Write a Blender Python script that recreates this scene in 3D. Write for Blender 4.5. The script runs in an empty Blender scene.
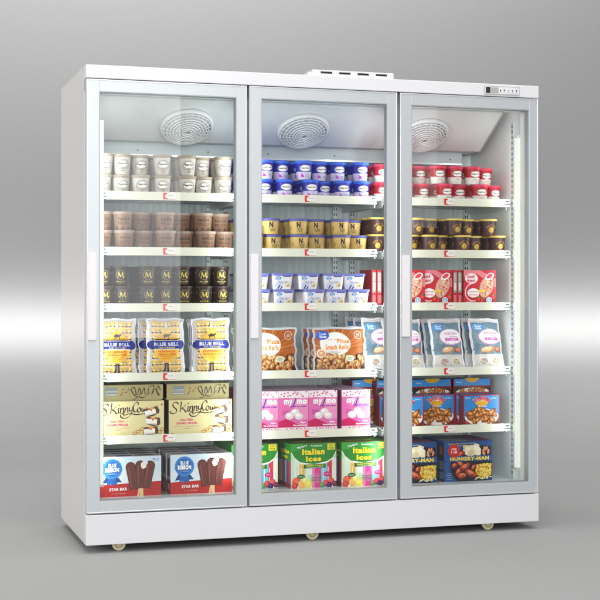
import bpy, bmesh, math, random
from mathutils import Vector, Matrix
from mathutils.geometry import tessellate_polygon
random.seed(7)
scene = bpy.context.scene
COL = scene.collection
R = math.radians
PI = math.pi

# ------------------------------------------------------------------ materials
MATS = {}
def mat(name, col, rough=.5, metal=0., spec=.5, bump=None, emit=None, coat=0., var=0.):
    if name in MATS: return MATS[name]
    m = bpy.data.materials.new(name); m.use_nodes = True
    nt = m.node_tree; b = nt.nodes['Principled BSDF']
    b.inputs['Base Color'].default_value = (*col, 1)
    b.inputs['Roughness'].default_value = rough
    b.inputs['Metallic'].default_value = metal
    b.inputs['Specular IOR Level'].default_value = spec
    b.inputs['Coat Weight'].default_value = coat
    b.inputs['Coat Roughness'].default_value = .08
    if emit:
        b.inputs['Emission Color'].default_value = (*emit[0], 1)
        b.inputs['Emission Strength'].default_value = emit[1]
    if var or bump:
        tc = nt.nodes.new('ShaderNodeTexCoord')
    if var:
        n = nt.nodes.new('ShaderNodeTexNoise'); n.inputs['Scale'].default_value = 35
        n.inputs['Detail'].default_value = 5
        nt.links.new(tc.outputs['Object'], n.inputs['Vector'])
        r = nt.nodes.new('ShaderNodeMapRange')
        r.inputs[1].default_value = .3; r.inputs[2].default_value = .7
        r.inputs[3].default_value = 1-var; r.inputs[4].default_value = 1+var
        nt.links.new(n.outputs['Fac'], r.inputs[0])
        v = nt.nodes.new('ShaderNodeVectorMath'); v.operation = 'SCALE'
        v.inputs[0].default_value = col
        nt.links.new(r.outputs[0], v.inputs['Scale'])
        nt.links.new(v.outputs[0], b.inputs['Base Color'])
    if bump:
        n = nt.nodes.new('ShaderNodeTexNoise'); n.inputs['Scale'].default_value = bump[0]
        nt.links.new(tc.outputs['Object'], n.inputs['Vector'])
        bp = nt.nodes.new('ShaderNodeBump'); bp.inputs['Strength'].default_value = bump[1]
        bp.inputs['Distance'].default_value = .002
        nt.links.new(n.outputs['Fac'], bp.inputs['Height'])
        nt.links.new(bp.outputs[0], b.inputs['Normal'])
    MATS[name] = m
    return m
def C(h):            # srgb hex -> linear
    o = []
    for i in (0, 2, 4):
        c = int(h[i:i+2], 16)/255
        o.append(c/12.92 if c <= .04045 else ((c+.055)/1.055)**2.4)
    return tuple(o)
def ink(h, rough=.42):
    return mat('ink_'+h, C(h), rough, spec=.4)
def glass_mat(name, tint, ior=1.68):
    m = bpy.data.materials.new(name); m.use_nodes = True; nt = m.node_tree
    nt.nodes.clear()
    o = nt.nodes.new('ShaderNodeOutputMaterial'); mx = nt.nodes.new('ShaderNodeMixShader')
    t = nt.nodes.new('ShaderNodeBsdfTransparent'); t.inputs[0].default_value = (*tint, 1)
    g = nt.nodes.new('ShaderNodeBsdfGlossy'); g.inputs['Roughness'].default_value = .0
    f = nt.nodes.new('ShaderNodeFresnel'); f.inputs['IOR'].default_value = ior
    nt.links.new(f.outputs[0], mx.inputs[0]); nt.links.new(t.outputs[0], mx.inputs[1])
    nt.links.new(g.outputs[0], mx.inputs[2]); nt.links.new(mx.outputs[0], o.inputs[0])
    return m
M_body = mat('painted_steel_white', (.775, .765, .785), .28, coat=.3)
M_side = mat('painted_steel_side', (.76, .735, .725), .22, coat=.4)
M_alu = mat('satin_aluminium', (.585, .61, .628), .38, metal=.25)
M_alu2 = mat('bright_aluminium_edge', (.80, .82, .84), .25, metal=.5)
M_handle = mat('handle_plastic', (.84, .80, .82), .35)
M_dark = mat('dark_gasket', (.05, .05, .055), .6)
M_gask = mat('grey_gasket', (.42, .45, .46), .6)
M_int = mat('interior_liner', (.80, .84, .83), .35)
M_hous = mat('evaporator_cover_white', (.72, .75, .75), .4)
M_hous2 = mat('evaporator_tray_grey', (.50, .56, .58), .4)
M_wire = mat('chromed_wire', (.66, .70, .70), .4, metal=.5)
M_strip = mat('price_channel_cream', (.76, .76, .635), .45)
M_tagw = mat('price_card_white', (.85, .84, .80), .5)
M_red = ink('e03030')
M_clear = mat('bracket_translucent', (.50, .55, .55), .2)
M_led = mat('led_diffuser', (.9, .93, .85), .4, emit=((.95, 1., .86), .35))
M_grille = mat('fan_grille_white', (.82, .83, .84), .4)
M_gdark = mat('fan_recess', (.76, .80, .81), .6)
M_black = mat('black_plastic', (.015, .015, .018), .3)
M_lcd = mat('lcd_glass', (.42, .45, .38), .2)
M_cast = mat('caster_nylon', C('d8cfae'), .45)
M_casth = mat('caster_hub', C('b3a67c'), .4)
M_glass = glass_mat('door_glass', (.988, .997, .993))

# corrugated back wall
M_back = mat('back_liner_ribbed', (.56, .63, .63), .4)
nt = M_back.node_tree; b = nt.nodes['Principled BSDF']
tc = nt.nodes.new('ShaderNodeTexCoord'); w = nt.nodes.new('ShaderNodeTexWave')
w.bands_direction = 'X'; w.inputs['Scale'].default_value = 10; w.inputs['Distortion'].default_value = .15
nt.links.new(tc.outputs['Object'], w.inputs['Vector'])
bp = nt.nodes.new('ShaderNodeBump'); bp.inputs['Strength'].default_value = .5; bp.inputs['Distance'].default_value = .004
nt.links.new(w.outputs['Fac'], bp.inputs['Height']); nt.links.new(bp.outputs[0], b.inputs['Normal'])
n = nt.nodes.new('ShaderNodeTexNoise'); n.inputs['Scale'].default_value = 18; n.inputs['Detail'].default_value = 4
mp = nt.nodes.new('ShaderNodeMapping'); mp.inputs['Scale'].default_value = (3, 1, .25)
nt.links.new(tc.outputs['Object'], mp.inputs[0]); nt.links.new(mp.outputs[0], n.inputs['Vector'])
cr = nt.nodes.new('ShaderNodeValToRGB'); cr.color_ramp.elements[0].position = .3; cr.color_ramp.elements[1].position = .7
cr.color_ramp.elements[0].color = (.62, .72, .71, 1); cr.color_ramp.elements[1].color = (.77, .87, .855, 1)
nt.links.new(n.outputs['Fac'], cr.inputs[0]); nt.links.new(cr.outputs[0], b.inputs['Base Color'])

# ------------------------------------------------------------------ mesh builder
class MB:
    def __init__(s): s.v = []; s.f = []; s.m = []; s.mats = []; s.sm = []
    def mi(s, m):
        if m not in s.mats: s.mats.append(m)
        return s.mats.index(m)
    def add(s, vs, fs, m, smooth=False):
        k = len(s.v); s.v += [tuple(p) for p in vs]; i = s.mi(m)
        for f in fs: s.f.append(tuple(k+q for q in f)); s.m.append(i); s.sm.append(smooth)
    def box(s, x0, x1, y0, y1, z0, z1, m):
        vs = [(x, y, z) for z in (z0, z1) for y in (y0, y1) for x in (x0, x1)]
        s.add(vs, [(0, 2, 3, 1), (4, 5, 7, 6), (0, 1, 5, 4), (2, 6, 7, 3), (0, 4, 6, 2), (1, 3, 7, 5)], m)
    def tube(s, pts, r, m, n=6, closed=False):
        pts = [Vector(p) for p in pts]; N = len(pts); vs = []
        for i, p in enumerate(pts):
            a = pts[(i-1) % N] if (closed or i > 0) else p
            c = pts[(i+1) % N] if (closed or i < N-1) else p
            t = (c-a).normalized()
            up = Vector((0, 0, 1)) if abs(t.z) < .9 else Vector((0, 1, 0))
            x = t.cross(up).normalized(); y = x.cross(t)
            for k in range(n):
                q = 2*PI*k/n; vs.append(p+x*(r*math.cos(q))+y*(r*math.sin(q)))
        fs = []
        for i in range(N if closed else N-1):
            j = (i+1) % N
            for k in range(n): fs.append((i*n+k, i*n+(k+1) % n, j*n+(k+1) % n, j*n+k))
        if not closed: fs += [tuple(range(n-1, -1, -1)), tuple(range((N-1)*n, N*n))]
        s.add(vs, fs, m, True)
    def lathe(s, prof, mats, n=32, M=Matrix(), smooth=True):
        # prof: list of (r,z); mats: one per segment
        vs = []
        for r, z in prof:
            for k in range(n):
                a = 2*PI*k/n; vs.append(M @ Vector((r*math.cos(a), r*math.sin(a), z)))
        k0 = len(s.v); s.v += [tuple(p) for p in vs]
        for i in range(len(prof)-1):
            mm = mats[i] if isinstance(mats, list) else mats
            for k in range(n):
                s.f.append((k0+i*n+k, k0+i*n+(k+1) % n, k0+(i+1)*n+(k+1) % n, k0+(i+1)*n+k))
                s.m.append(s.mi(mm)); s.sm.append(smooth)
    def disc(s, r, z, m, n=32, M=Matrix(), up=True):
        vs = [M @ Vector((r*math.cos(2*PI*k/n), r*math.sin(2*PI*k/n), z)) for k in range(n)]
        s.add(vs, [tuple(range(n)) if up else tuple(range(n-1, -1, -1))], m)
    def build(s, name, parent=None, loc=(0, 0, 0), rot=(0, 0, 0), bevel=0, sharp=True):
        me = bpy.data.meshes.new(name); me.from_pydata(s.v, [], s.f)
        for m in s.mats: me.materials.append(m)
        me.polygons.foreach_set('material_index', s.m); me.polygons.foreach_set('use_smooth', s.sm)
        me.update()
        o = bpy.data.objects.new(name, me); COL.objects.link(o)
        if parent: o.parent = parent
        o.location = loc; o.rotation_euler = rot
        if bevel:
            b = o.modifiers.new('bevel', 'BEVEL'); b.width = bevel; b.segments = 2; b.limit_method = 'ANGLE'
            b.harden_normals = False
        return o
def empty(name, loc=(0, 0, 0)):
    o = bpy.data.objects.new(name, None); COL.objects.link(o); o.location = loc; o.empty_display_size = .05
    return o
def tag(o, label=None, cat=None, group=None, kind=None):
    if label: o['label'] = label
    if cat: o['category'] = cat
    if group: o['group'] = group
    if kind: o['kind'] = kind
    return o

# ------------------------------------------------------------------ flat print artwork
TXT = {}
def text_tris(t, bold=.0):
    k = (t, bold)
    if k in TXT: return TXT[k]
    cu = bpy.data.curves.new('t', 'FONT'); cu.body = t; cu.resolution_u = 3; cu.offset = bold
    cu.fill_mode = 'FRONT'; cu.space_character = 1+bold*2.4
    o = bpy.data.objects.new('t', cu); COL.objects.link(o)
    bpy.context.view_layer.update()
    dg = bpy.context.evaluated_depsgraph_get()
    me = bpy.data.meshes.new_from_object(o.evaluated_get(dg))
    me.calc_loop_triangles()
    vs = [(v.co.x, v.co.y) for v in me.vertices]
    tr = [[vs[i] for i in q.vertices] for q in me.loop_triangles]
    bpy.data.objects.remove(o); bpy.data.curves.remove(cu); bpy.data.meshes.remove(me)
    xs = [p[0] for q in tr for p in q]; ys = [p[1] for q in tr for p in q]
    x0, x1, y0, y1 = min(xs), max(xs), min(ys), max(ys)
    tr = [[((p[0]-x0)/(x1-x0)-.5, (p[1]-y0)/(y1-y0)-.5) for p in q] for q in tr]
    TXT[k] = tr
    return tr
def smooth_pts(pts, n=6, closed=False):
    out = []; N = len(pts)
    rng = range(N) if closed else range(N-1)
    for i in rng:
        g = lambda j: pts[j % N] if closed else pts[max(0, min(N-1, j))]
        p0, p1, p2, p3 = g(i-1), g(i), g(i+1), g(i+2)
        for k in range(n):
            t = k/n; o = []
            for d in (0, 1):
                o.append(.5*((2*p1[d])+(-p0[d]+p2[d])*t+(2*p0[d]-5*p1[d]+4*p2[d]-p3[d])*t*t+(-p0[d]+3*p1[d]-3*p2[d]+p3[d])*t**3))
            out.append(tuple(o))
    if not closed: out.append(pts[-1])
    return out
def clip(poly, ax, val, keep_less):
    out = []
    for i in range(len(poly)):
        a = poly[i]; b = poly[(i+1) % len(poly)]
        ia = (a[ax] <= val) == keep_less or a[ax] == val; ib = (b[ax] <= val) == keep_less or b[ax] == val
        if ia: out.append(a)
        if ia != ib and b[ax] != a[ax]:
            t = (val-a[ax])/(b[ax]-a[ax]); out.append((a[0]+(b[0]-a[0])*t, a[1]+(b[1]-a[1])*t))
    return out
class Art:
    """polygons in metres on a face, stacked in thin ink layers"""
    def __init__(s, w, h, x0=None, y0=0.): s.w = w; s.h = h; s.x0 = -w/2 if x0 is None else x0; s.y0 = y0; s.p = []; s.L = 1
    def P(s, x, y): return (s.x0+x*s.w, s.y0+y*s.h)
    def up(s): pass
    def raw(s, poly, m):
        s.p.append((poly, m, s.L))
    def poly(s, pts, m):           # normalised pts
        s.L += 1
        q = [s.P(*a) for a in pts]
        try: tr = tessellate_polygon([[Vector((a[0], a[1], 0)) for a in q]])
        except Exception: return
        for t in tr: s.raw([q[i] for i in t], m)
    def rect(s, x0, y0, x1, y1, m): s.L += 1; s.raw([s.P(x0, y0), s.P(x1, y0), s.P(x1, y1), s.P(x0, y1)], m)
    def ell(s, cx, cy, rx, ry, m, n=20, rot=0, a0=0, a1=360):
        s.L += 1; c = s.P(cx, cy); pts = []
        for k in range(n+(a1-a0 < 360)):
            a = R(a0+(a1-a0)*k/n); x = rx*s.w*math.cos(a); y = ry*s.w*math.sin(a)
            cr_, sr = math.cos(R(rot)), math.sin(R(rot))
            pts.append((c[0]+x*cr_-y*sr, c[1]+x*sr+y*cr_))
        s.raw(pts, m)
    def ring(s, cx, cy, rx, ry, wd, m, n=24, a0=0, a1=360):
        s.L += 1; c = s.P(cx, cy)
        for k in range(n):
            a = R(a0+(a1-a0)*k/n); b_ = R(a0+(a1-a0)*(k+1)/n); q = []
            for t, g in ((a, 1), (b_, 1), (b_, 0), (a, 0)):
                q.append((c[0]+(rx*s.w+(wd*s.w*(g-.5)))*math.cos(t), c[1]+(ry*s.w+(wd*s.w*(g-.5)))*math.sin(t)))
            s.raw(q, m)
    def text(s, t, cx, cy, w, h, m, bold=.02, shear=0, rot=0, flip=False):
        s.L += 1; c = s.P(cx, cy); W = w*s.w; H = h*s.h; cr_, sr = math.cos(R(rot)), math.sin(R(rot))
        for tr in text_tris(t, bold):
            q = []
            for x, y in tr:
                if flip: x, y = -x, -y
                X = x*W+y*H*shear; Y = y*H
                q.append((c[0]+X*cr_-Y*sr, c[1]+X*sr+Y*cr_))
            s.raw(q, m)
    def arctext(s, t, cx, cy, r, h, span, m, bold=.02, mid=90, cw=1.0):
        n = len(t)
        for i, ch in enumerate(t):
            if ch == ' ': continue
            a = mid+span/2-span*(i+.5)/n
            x = cx+r*math.cos(R(a)); y = cy+r*math.sin(R(a))*s.w/s.h
            s.text(ch, x, y, cw*span/n*PI/180*r*.8*(.5 if ch in "I'il" else 1), h, m, bold, rot=a-90)
    def ribbon(s, pts, wd, m, n=6, pen=None, smooth=True):     # normalised pts, width in metres
        s.L += 1; q = smooth_pts(pts, n) if smooth else pts
        q = [s.P(*a) for a in q]; L = []
        for i in range(len(q)):
            a = q[max(0, i-1)]; b_ = q[min(len(q)-1, i+1)]
            dx, dy = b_[0]-a[0], b_[1]-a[1]; l = math.hypot(dx, dy) or 1; dx /= l; dy /= l
            ww = wd/2
            if pen is not None: ww *= .4+.8*abs(math.sin(math.atan2(dy, dx)-R(pen)))
            L.append(((q[i][0]-dy*ww, q[i][1]+dx*ww), (q[i][0]+dy*ww, q[i][1]-dx*ww)))
        for i in range(len(L)-1):
            s.raw([L[i][1], L[i+1][1], L[i+1][0], L[i][0]], m)
    def blob(s, cx, cy, rx, ry, m, rot=0, jag=.15, n=10, rnd=random):
        ps = []; s.L += 1
        c = s.P(cx, cy)
        for k in range(n):
            a = 2*PI*k/n; f = 1+rnd.uniform(-jag, jag)
            x = rx*s.w*f*math.cos(a); y = ry*s.w*f*math.sin(a)
            cr_, sr = math.cos(R(rot)), math.sin(R(rot))
            ps.append((c[0]+x*cr_-y*sr, c[1]+x*sr+y*cr_))
        ps = smooth_pts(ps, 2, True)
        for i in range(len(ps)): s.raw([c, ps[i], ps[(i+1) % len(ps)]], m)
    def emit(s, mb, fn, xs=None, ys=None, bounds=True, kL=1.):
        X0, X1, Y0, Y1 = s.x0, s.x0+s.w, s.y0, s.y0+s.h
        groups = {}
        for qi, (poly, m, L) in enumerate(s.p):
            if bounds:
                for ax, v, k in ((0, X0, False), (0, X1, True), (1, Y0, False), (1, Y1, True)):
                    poly = clip(poly, ax, v, k)
                    if len(poly) < 3: break
                if len(poly) < 3: continue
            pieces = [poly]
            for ax, cuts in ((0, xs), (1, ys)):
                if not cuts: continue
                new = []
                for p in pieces:
                    lo = min(a[ax] for a in p); hi = max(a[ax] for a in p); cur = p
                    for v in cuts:
                        if v <= lo+1e-7: continue
                        if v >= hi-1e-7: break
                        a_ = clip(cur, ax, v, True)
                        if len(a_) >= 3: new.append(a_)
                        cur = clip(cur, ax, v, False)
                        if len(cur) < 3: break
                    if len(cur) >= 3: new.append(cur)
                pieces = new
            d = .0004+kL*(.000016*L+.000004*(qi % 4))
            for p in pieces:
                ar = sum(p[i][0]*p[(i+1) % len(p)][1]-p[(i+1) % len(p)][0]*p[i][1] for i in range(len(p)))
                if ar < 0: p = p[::-1]
                if abs(ar) < 1e-10: continue
                mb.add([fn(x, y, d) for x, y in p], [tuple(range(len(p)))], m)

# ------------------------------------------------------------------ product meshes
def cup_proto(name, rt, rb, h, bands, lidmat, lidh, art, insidelid=None):
    root = empty(name)
    tb = MB(); prof = [(rb*.92, .0), (rb, .002)]; ms = [bands[0][1], ]
    rr = lambda z: rb+(rt-rb)*z/h
    z = .002
    for zt, m in bands:
        zt = min(zt*h, h-lidh*.5)
        prof.append((rr(zt), zt)); ms.append(m); z = zt
    tb.lathe(prof, ms, 36); tb.disc(rb*.92, 0, bands[0][1], 36, up=False); 
    if art:
        rm = (rt+rb)/2
        st = rm*.17; xs = [st*k for k in range(-9, 10)]
        def fn(x, y, d):
            a = x/rm; q = rr(y)*1.0/math.cos(.087)**0+d
            return (q*math.sin(a), -q*math.cos(a), y)
        art.emit(tb, fn, xs, None)
    tb.build('tub', root)
    lb = MB(); z0 = h-lidh; e = .0016
    lb.lathe([(rr(z0)+e*.4, z0), (rr(z0)+e*1.6, z0+.001), (rt+e*1.7, h-.0015), (rt+e, h), (rt-.002, h), (rt-.0035, h-.002), (0.0001, h-.002)],
             [lidmat]*6, 36)
    lb.build('lid', root)
    return root
def copy_thing(root):
    c = root.copy(); COL.objects.link(c)
    for ch in root.children:
        d = ch.copy(); COL.objects.link(d); d.parent = c
        for g in ch.children:
            e = g.copy(); COL.objects.link(e); e.parent = d
    return c
def carton(name, w, h, dpt, base, art=None, side=None, top=None, sideart=None, topart=None, back=None):
    """front at y=0 facing -y, bottom at z=0, centred in x; one mesh"""
    mb = MB(); x0, x1 = -w/2, w/2
    side = side or base; top = top or base
    V = lambda x, y, z: (x, y, z)
    mb.add([V(x0, 0, 0), V(x1, 0, 0), V(x1, 0, h), V(x0, 0, h)], [(0, 1, 2, 3)], base)
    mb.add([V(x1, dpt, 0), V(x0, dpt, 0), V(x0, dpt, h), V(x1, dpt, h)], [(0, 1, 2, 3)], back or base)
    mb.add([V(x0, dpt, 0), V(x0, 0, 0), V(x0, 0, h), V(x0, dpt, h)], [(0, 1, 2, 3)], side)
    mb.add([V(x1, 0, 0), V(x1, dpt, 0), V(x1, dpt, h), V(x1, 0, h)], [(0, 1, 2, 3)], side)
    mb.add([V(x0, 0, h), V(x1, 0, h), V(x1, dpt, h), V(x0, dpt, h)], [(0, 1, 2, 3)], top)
    mb.add([V(x0, dpt, 0), V(x1, dpt, 0), V(x1, 0, 0), V(x0, 0, 0)], [(0, 1, 2, 3)], base)
    if art: art.emit(mb, lambda x, y, d: (x, -d, y))
    if sideart: sideart.emit(mb, lambda x, y, d: (x0-d, dpt/2-x, y))      # left side, x: -dpt/2.. dpt/2
    if topart: topart.emit(mb, lambda x, y, d: (x, y, h+d))
    return mb
def bag(w, h, t, base, art, crimp=.08, seed=0, nx=40, ny=44, back=None, wr=.12):
    rnd = random.Random(seed); ph = [rnd.uniform(0, 6.28) for _ in range(8)]
    def T(s, q):
        a = max(0, math.sin(PI*min(1, max(0, (s-.03)/.94))))**.45; b_ = max(0, math.sin(PI*min(1, max(0, (q-crimp*.5)/(1-crimp)))))**.45
        wv = 1+wr*(math.sin(9*s+5*q+ph[0])+.6*math.sin(17*q-7*s+ph[1])+.5*math.sin(23*s+ph[2]+4*math.sin(6*q)))
        return t*.5*a*b_*wv+.0012+(.0008*math.sin(70*q) if q < crimp or q > 1-crimp else 0)
    def edge(x, y):                      # outline sway
        s = (x+w/2)/w; q = y/h
        dx = .012*w*(math.sin(13*q+ph[3])+.7*math.sin(29*q+ph[4]))*(abs(s-.5)*2)**3*(1 if s > .5 else -1)
        pinch = -.012*w*math.sin(PI*q)*(s-.5)*2
        dy = .012*h*math.sin(11*s+ph[5])*((q-.5)*2)**3
        return x+dx+pinch, y+dy
    mb = MB(); xs = [-w/2+w*i/nx for i in range(nx+1)]; ys = [h*j/ny for j in range(ny+1)]
    def fn(x, y, d):
        X, Y = edge(x, y); return (X, -T((x+w/2)/w, y/h)-d, Y)
    def fb(x, y):
        X, Y = edge(x, y); return (X, T((x+w/2)/w, y/h), Y)
    f0 = fn
    F = [fn(x, y, 0) for y in ys for x in xs]; n_ = nx+1
    def fn(x, y, d):                 # follow the faceted sheet exactly
        gx = min(nx-1e-6, max(0, (x+w/2)/w*nx)); gy = min(ny-1e-6, max(0, y/h*ny)); i = int(gx); j = int(gy); p, q = gx-i, gy-j
        A_, B_, C_, D_ = F[j*n_+i], F[j*n_+i+1], F[(j+1)*n_+i], F[(j+1)*n_+i+1]
        o = [A_[t]*(1-p)*(1-q)+B_[t]*p*(1-q)+C_[t]*(1-p)*q+D_[t]*p*q for t in range(3)]
        return (o[0], o[1]-d, o[2])
    B = [fb(x, y) for y in ys for x in xs]; n = nx+1; K = len(F)
    fs = []
    for j in range(ny):
        for i in range(nx):
            a = j*n+i; fs.append((a, a+1, a+n+1, a+n))
    mb.add(F, fs, base, True); mb.add(B, [f[::-1] for f in fs], back or base, True)
    per = [i for i in range(n)]+[j*n+nx for j in range(1, ny+1)]+[ny*n+i for i in range(nx-1, -1, -1)]+[j*n for j in range(ny-1, 0, -1)]
    mb.add([F[i] for i in per]+[B[i] for i in per], [(k, (k+1) % len(per)+0, (k+1) % len(per)+len(per), k+len(per)) for k in range(len(per))][::1], base)
    art.emit(mb, lambda x, y, d: fn(x, y, d), xs, ys, kL=1.6)
    return mb

def pieces(a, rnd, region, n, sx, sy, cols, jag=.12):
    """scattered food pieces printed in three tones"""
    for k in range(n):
        for _ in range(60):
            x = rnd.uniform(region[0], region[2]); y = rnd.uniform(region[1], region[3])
            if len(region) < 5 or region[4](x, y): break
        r = rnd.uniform(0, 180); s = rnd.uniform(.8, 1.2)
        a.up(); a.blob(x, y, sx*s, sy*s, cols[0], r, jag, rnd=rnd)
        a.up(); a.blob(x-.003, y+.006, sx*s*.82, sy*s*.78, cols[1], r, jag, rnd=rnd)
        a.blob
        a.up(); a.blob(x-.01*rnd.random(), y+.014, sx*s*.38, sy*s*.32, cols[2], r, jag, rnd=rnd)

# ---- cups
def art_script_tub(bg, plate, line, txt, extra):
    a = Art(.10, .085, y0=0)
    return a
def hd_cup(name, body1, body2, lid, r, h, kind):
    a = Art(.11, h)
    K = ink('2a2226'); W = ink('f4f0ea')
    if kind == 'white':
        g = ink('3a3438'); 
        a.ell(.5, .52, .215, .135, g); a.ell(.5, .52, .205, .125, ink('f1ece4'))
        a.text('Häagen-Dazs', .5, .53, .38, .13, K, .045, .15)
        a.ring(.5, .52, .235, .155, .010, ink('4f484a'), 20, 20, 160); a.ring(.5, .52, .24, .17, .010, ink('4f484a'), 20, 200, 330)
        for s_ in (-1, 1):
            a.ribbon([(.5+s_*.21, .62), (.5+s_*.25, .5), (.5+s_*.22, .34), (.5+s_*.12, .24)], .0016, ink('7d7370'))
        a.blob(.5, .19, .085, .035, ink('9a8f7c')); a.up(); a.blob(.485, .20, .03, .012, ink('95a08c'))
        a.text('VANILLA', .5, .30, .18, .05, ink('544c4a'))
        a.rect(0, .74, 1, .755, ink('c9bfb6'))
    elif kind == 'blue':
        a.rect(0, .40, 1, .425, ink('8f88c8')); a.up()
        a.ell(.5, .60, .235, .125, ink('9aa0d8')); a.ell(.5, .60, .225, .115, W)
        a.text('Häagen-Dazs', .5, .60, .38, .11, K, .035, .15)
        a.blob(.36, .20, .065, .045, ink('c22bc8'), 30, .3); a.blob(.33, .30, .03, .045, ink('d860d8'), 10, .3); a.blob(.42, .18, .03, .03, ink('8a1fa0'))
        a.text('cookies', .60, .25, .16, .05, ink('5a568c'), .02, .2); a.text('& cream', .62, .16, .14, .045, ink('5a568c'), .02, .2)
        a.blob(.8, .22, .05, .03, ink('b7b2d4')); a.blob(.2, .2, .05, .03, ink('b7b2d4'))
    else:
        a.ell(.5, .57, .24, .125, ink('7c0f18')); a.ell(.5, .57, .228, .115, W)
        a.text('Häagen-Dazs', .5, .57, .38, .11, K, .035, .15)
        a.poly([(0, .42), (.25, .36), (.5, .40), (.75, .36), (1, .42), (1, .40), (.75, .335), (.5, .375), (.25, .335), (0, .40)], ink('d9aab0'))
        a.up(); a.text('strawberry', .52, .25, .2, .055, ink('8a4a52'), .02, .2)
        a.blob(.70, .19, .035, .028, ink('e8c544')); a.up(); a.blob(.695, .205, .016, .012, ink('f4e28a')); a.blob(.34, .17, .03, .02, ink('d8cfc8'))
    split = .40 if kind == 'blue' else (.38 if kind == 'red' else .5)
    return cup_proto(name, r, r*.80, h, [(split, body2), (1, body1)], lid, h*.15, a)

def kraft_cup(r, h):
    a = Art(.12, h); K = ink('3a2a24')
    a.text('NADA', .5, .60, .42, .16, K, .02); a.text('MOO!', .5, .38, .42, .15, K, 0)
    a.text('organic', .5, .74, .14, .05, ink('6b4a3c')); a.text('COCONUT MILK ICE CREAM', .5, .28, .34, .04, ink('a8503c'))
    rnd = random.Random(3)
    for x in (-.02, .18, .42, .66, .88, 1.02):
        a.up(); a.blob(x, .11, .05, .022, K, 0, .25, rnd=rnd); a.blob(x+.045, .155, .018, .014, K, rnd=rnd)
        a.rect(x-.035, .02, x-.022, .10, K); a.rect(x+.022, .02, x+.035, .10, K)
    return cup_proto('kraft_ice_cream_cup', r, r*.84, h, [(1, ink('8f6f5a'))], ink('a38e82'), h*.16, a)
def tan_cup(r, h):
    a = Art(.12, h); K = ink('17130e')
    a.text('N', .45, .60, .14, .36, K, .05); a.blob(.60, .60, .038, .075, ink('d59a86'), 0, .1); a.up(); a.blob(.595, .63, .018, .03, ink('f0c8b6'))
    for i, (y, w_) in enumerate(((.36, .20), (.28, .22), (.20, .17))): a.text(('SWEDISH', 'STYLE ICE', 'CREAM')[i], .5, y, w_, .06, ink('4a3d22'), .03)
    a.blob(.12, .4, .05, .09, ink('a98a4a')); a.blob(.88, .4, .05, .09, ink('a98a4a'))
    return cup_proto('tan_ice_cream_cup', r, r*.86, h, [(1, ink('d3b26a'))], ink('5a5a9c'), h*.17, a)
def gold_cup(r, h):
    a = Art(.11, h); G = ink('c99a24')
    a.ell(.5, .34, .12, .12, G); a.up(); a.ring(.5, .34, .098, .098, .008, ink('6d4a12')); a.ell(.5, .34, .062, .05, ink('e8cf86')); a.up()
    a.text('280', .5, .34, .09, .10, ink('5a3a14'), .04)
    a.arctext('HALO TOP', .5, .30, .225, .11, 130, ink('b8892c'), .04)
    rnd = random.Random(5)
    for k in range(14): a.blob(rnd.uniform(0, 1), rnd.uniform(.1, .35), .012, .012, ink('7a5230'), rnd=rnd)
    return cup_proto('brown_gold_ice_cream_cup', r, r*.84, h, [(.2, ink('54352c')), (1, ink('43292a'))], ink('d9bd62'), h*.12, a)
def dark_cup(r, h):
    a = Art(.11, h); G = ink('cdbb52')
    a.ell(.5, .56, .185, .185, ink('372720')); a.ring(.5, .56, .18, .18, .012, ink('a8984a'), 28)
    for p_, w_ in (([(.37, .44), (.40, .47), (.42, .66)], .0022), ([(.42, .70), (.44, .64), (.50, .45)], .0045), ([(.50, .45), (.56, .66), (.575, .70)], .002), ([(.58, .70), (.575, .56), (.60, .45), (.64, .46)], .0045)):
        a.ribbon(p_, w_, G)
    a.text('MAGNUM', .5, .22, .34, .085, ink('b0a050'), .02); a.text('chocolate', .5, .12, .20, .055, ink('8f8450'))
    for x in (.12, .2, .8, .88): a.ribbon([(x, .85), (x+.02, .6), (x-.01, .4), (x+.01, .1)], .002, ink('5a3a34'))
    for x in (.14, .86): a.text('M', x, .65, .08, .10, ink('8a6f5a')); a.text('M', x, .42, .06, .08, ink('6a4f42'))
    return cup_proto('dark_chocolate_ice_cream_cup', r, r*.82, h, [(1, ink('2a1b19'))], ink('3b2723'), h*.12, a)
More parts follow.
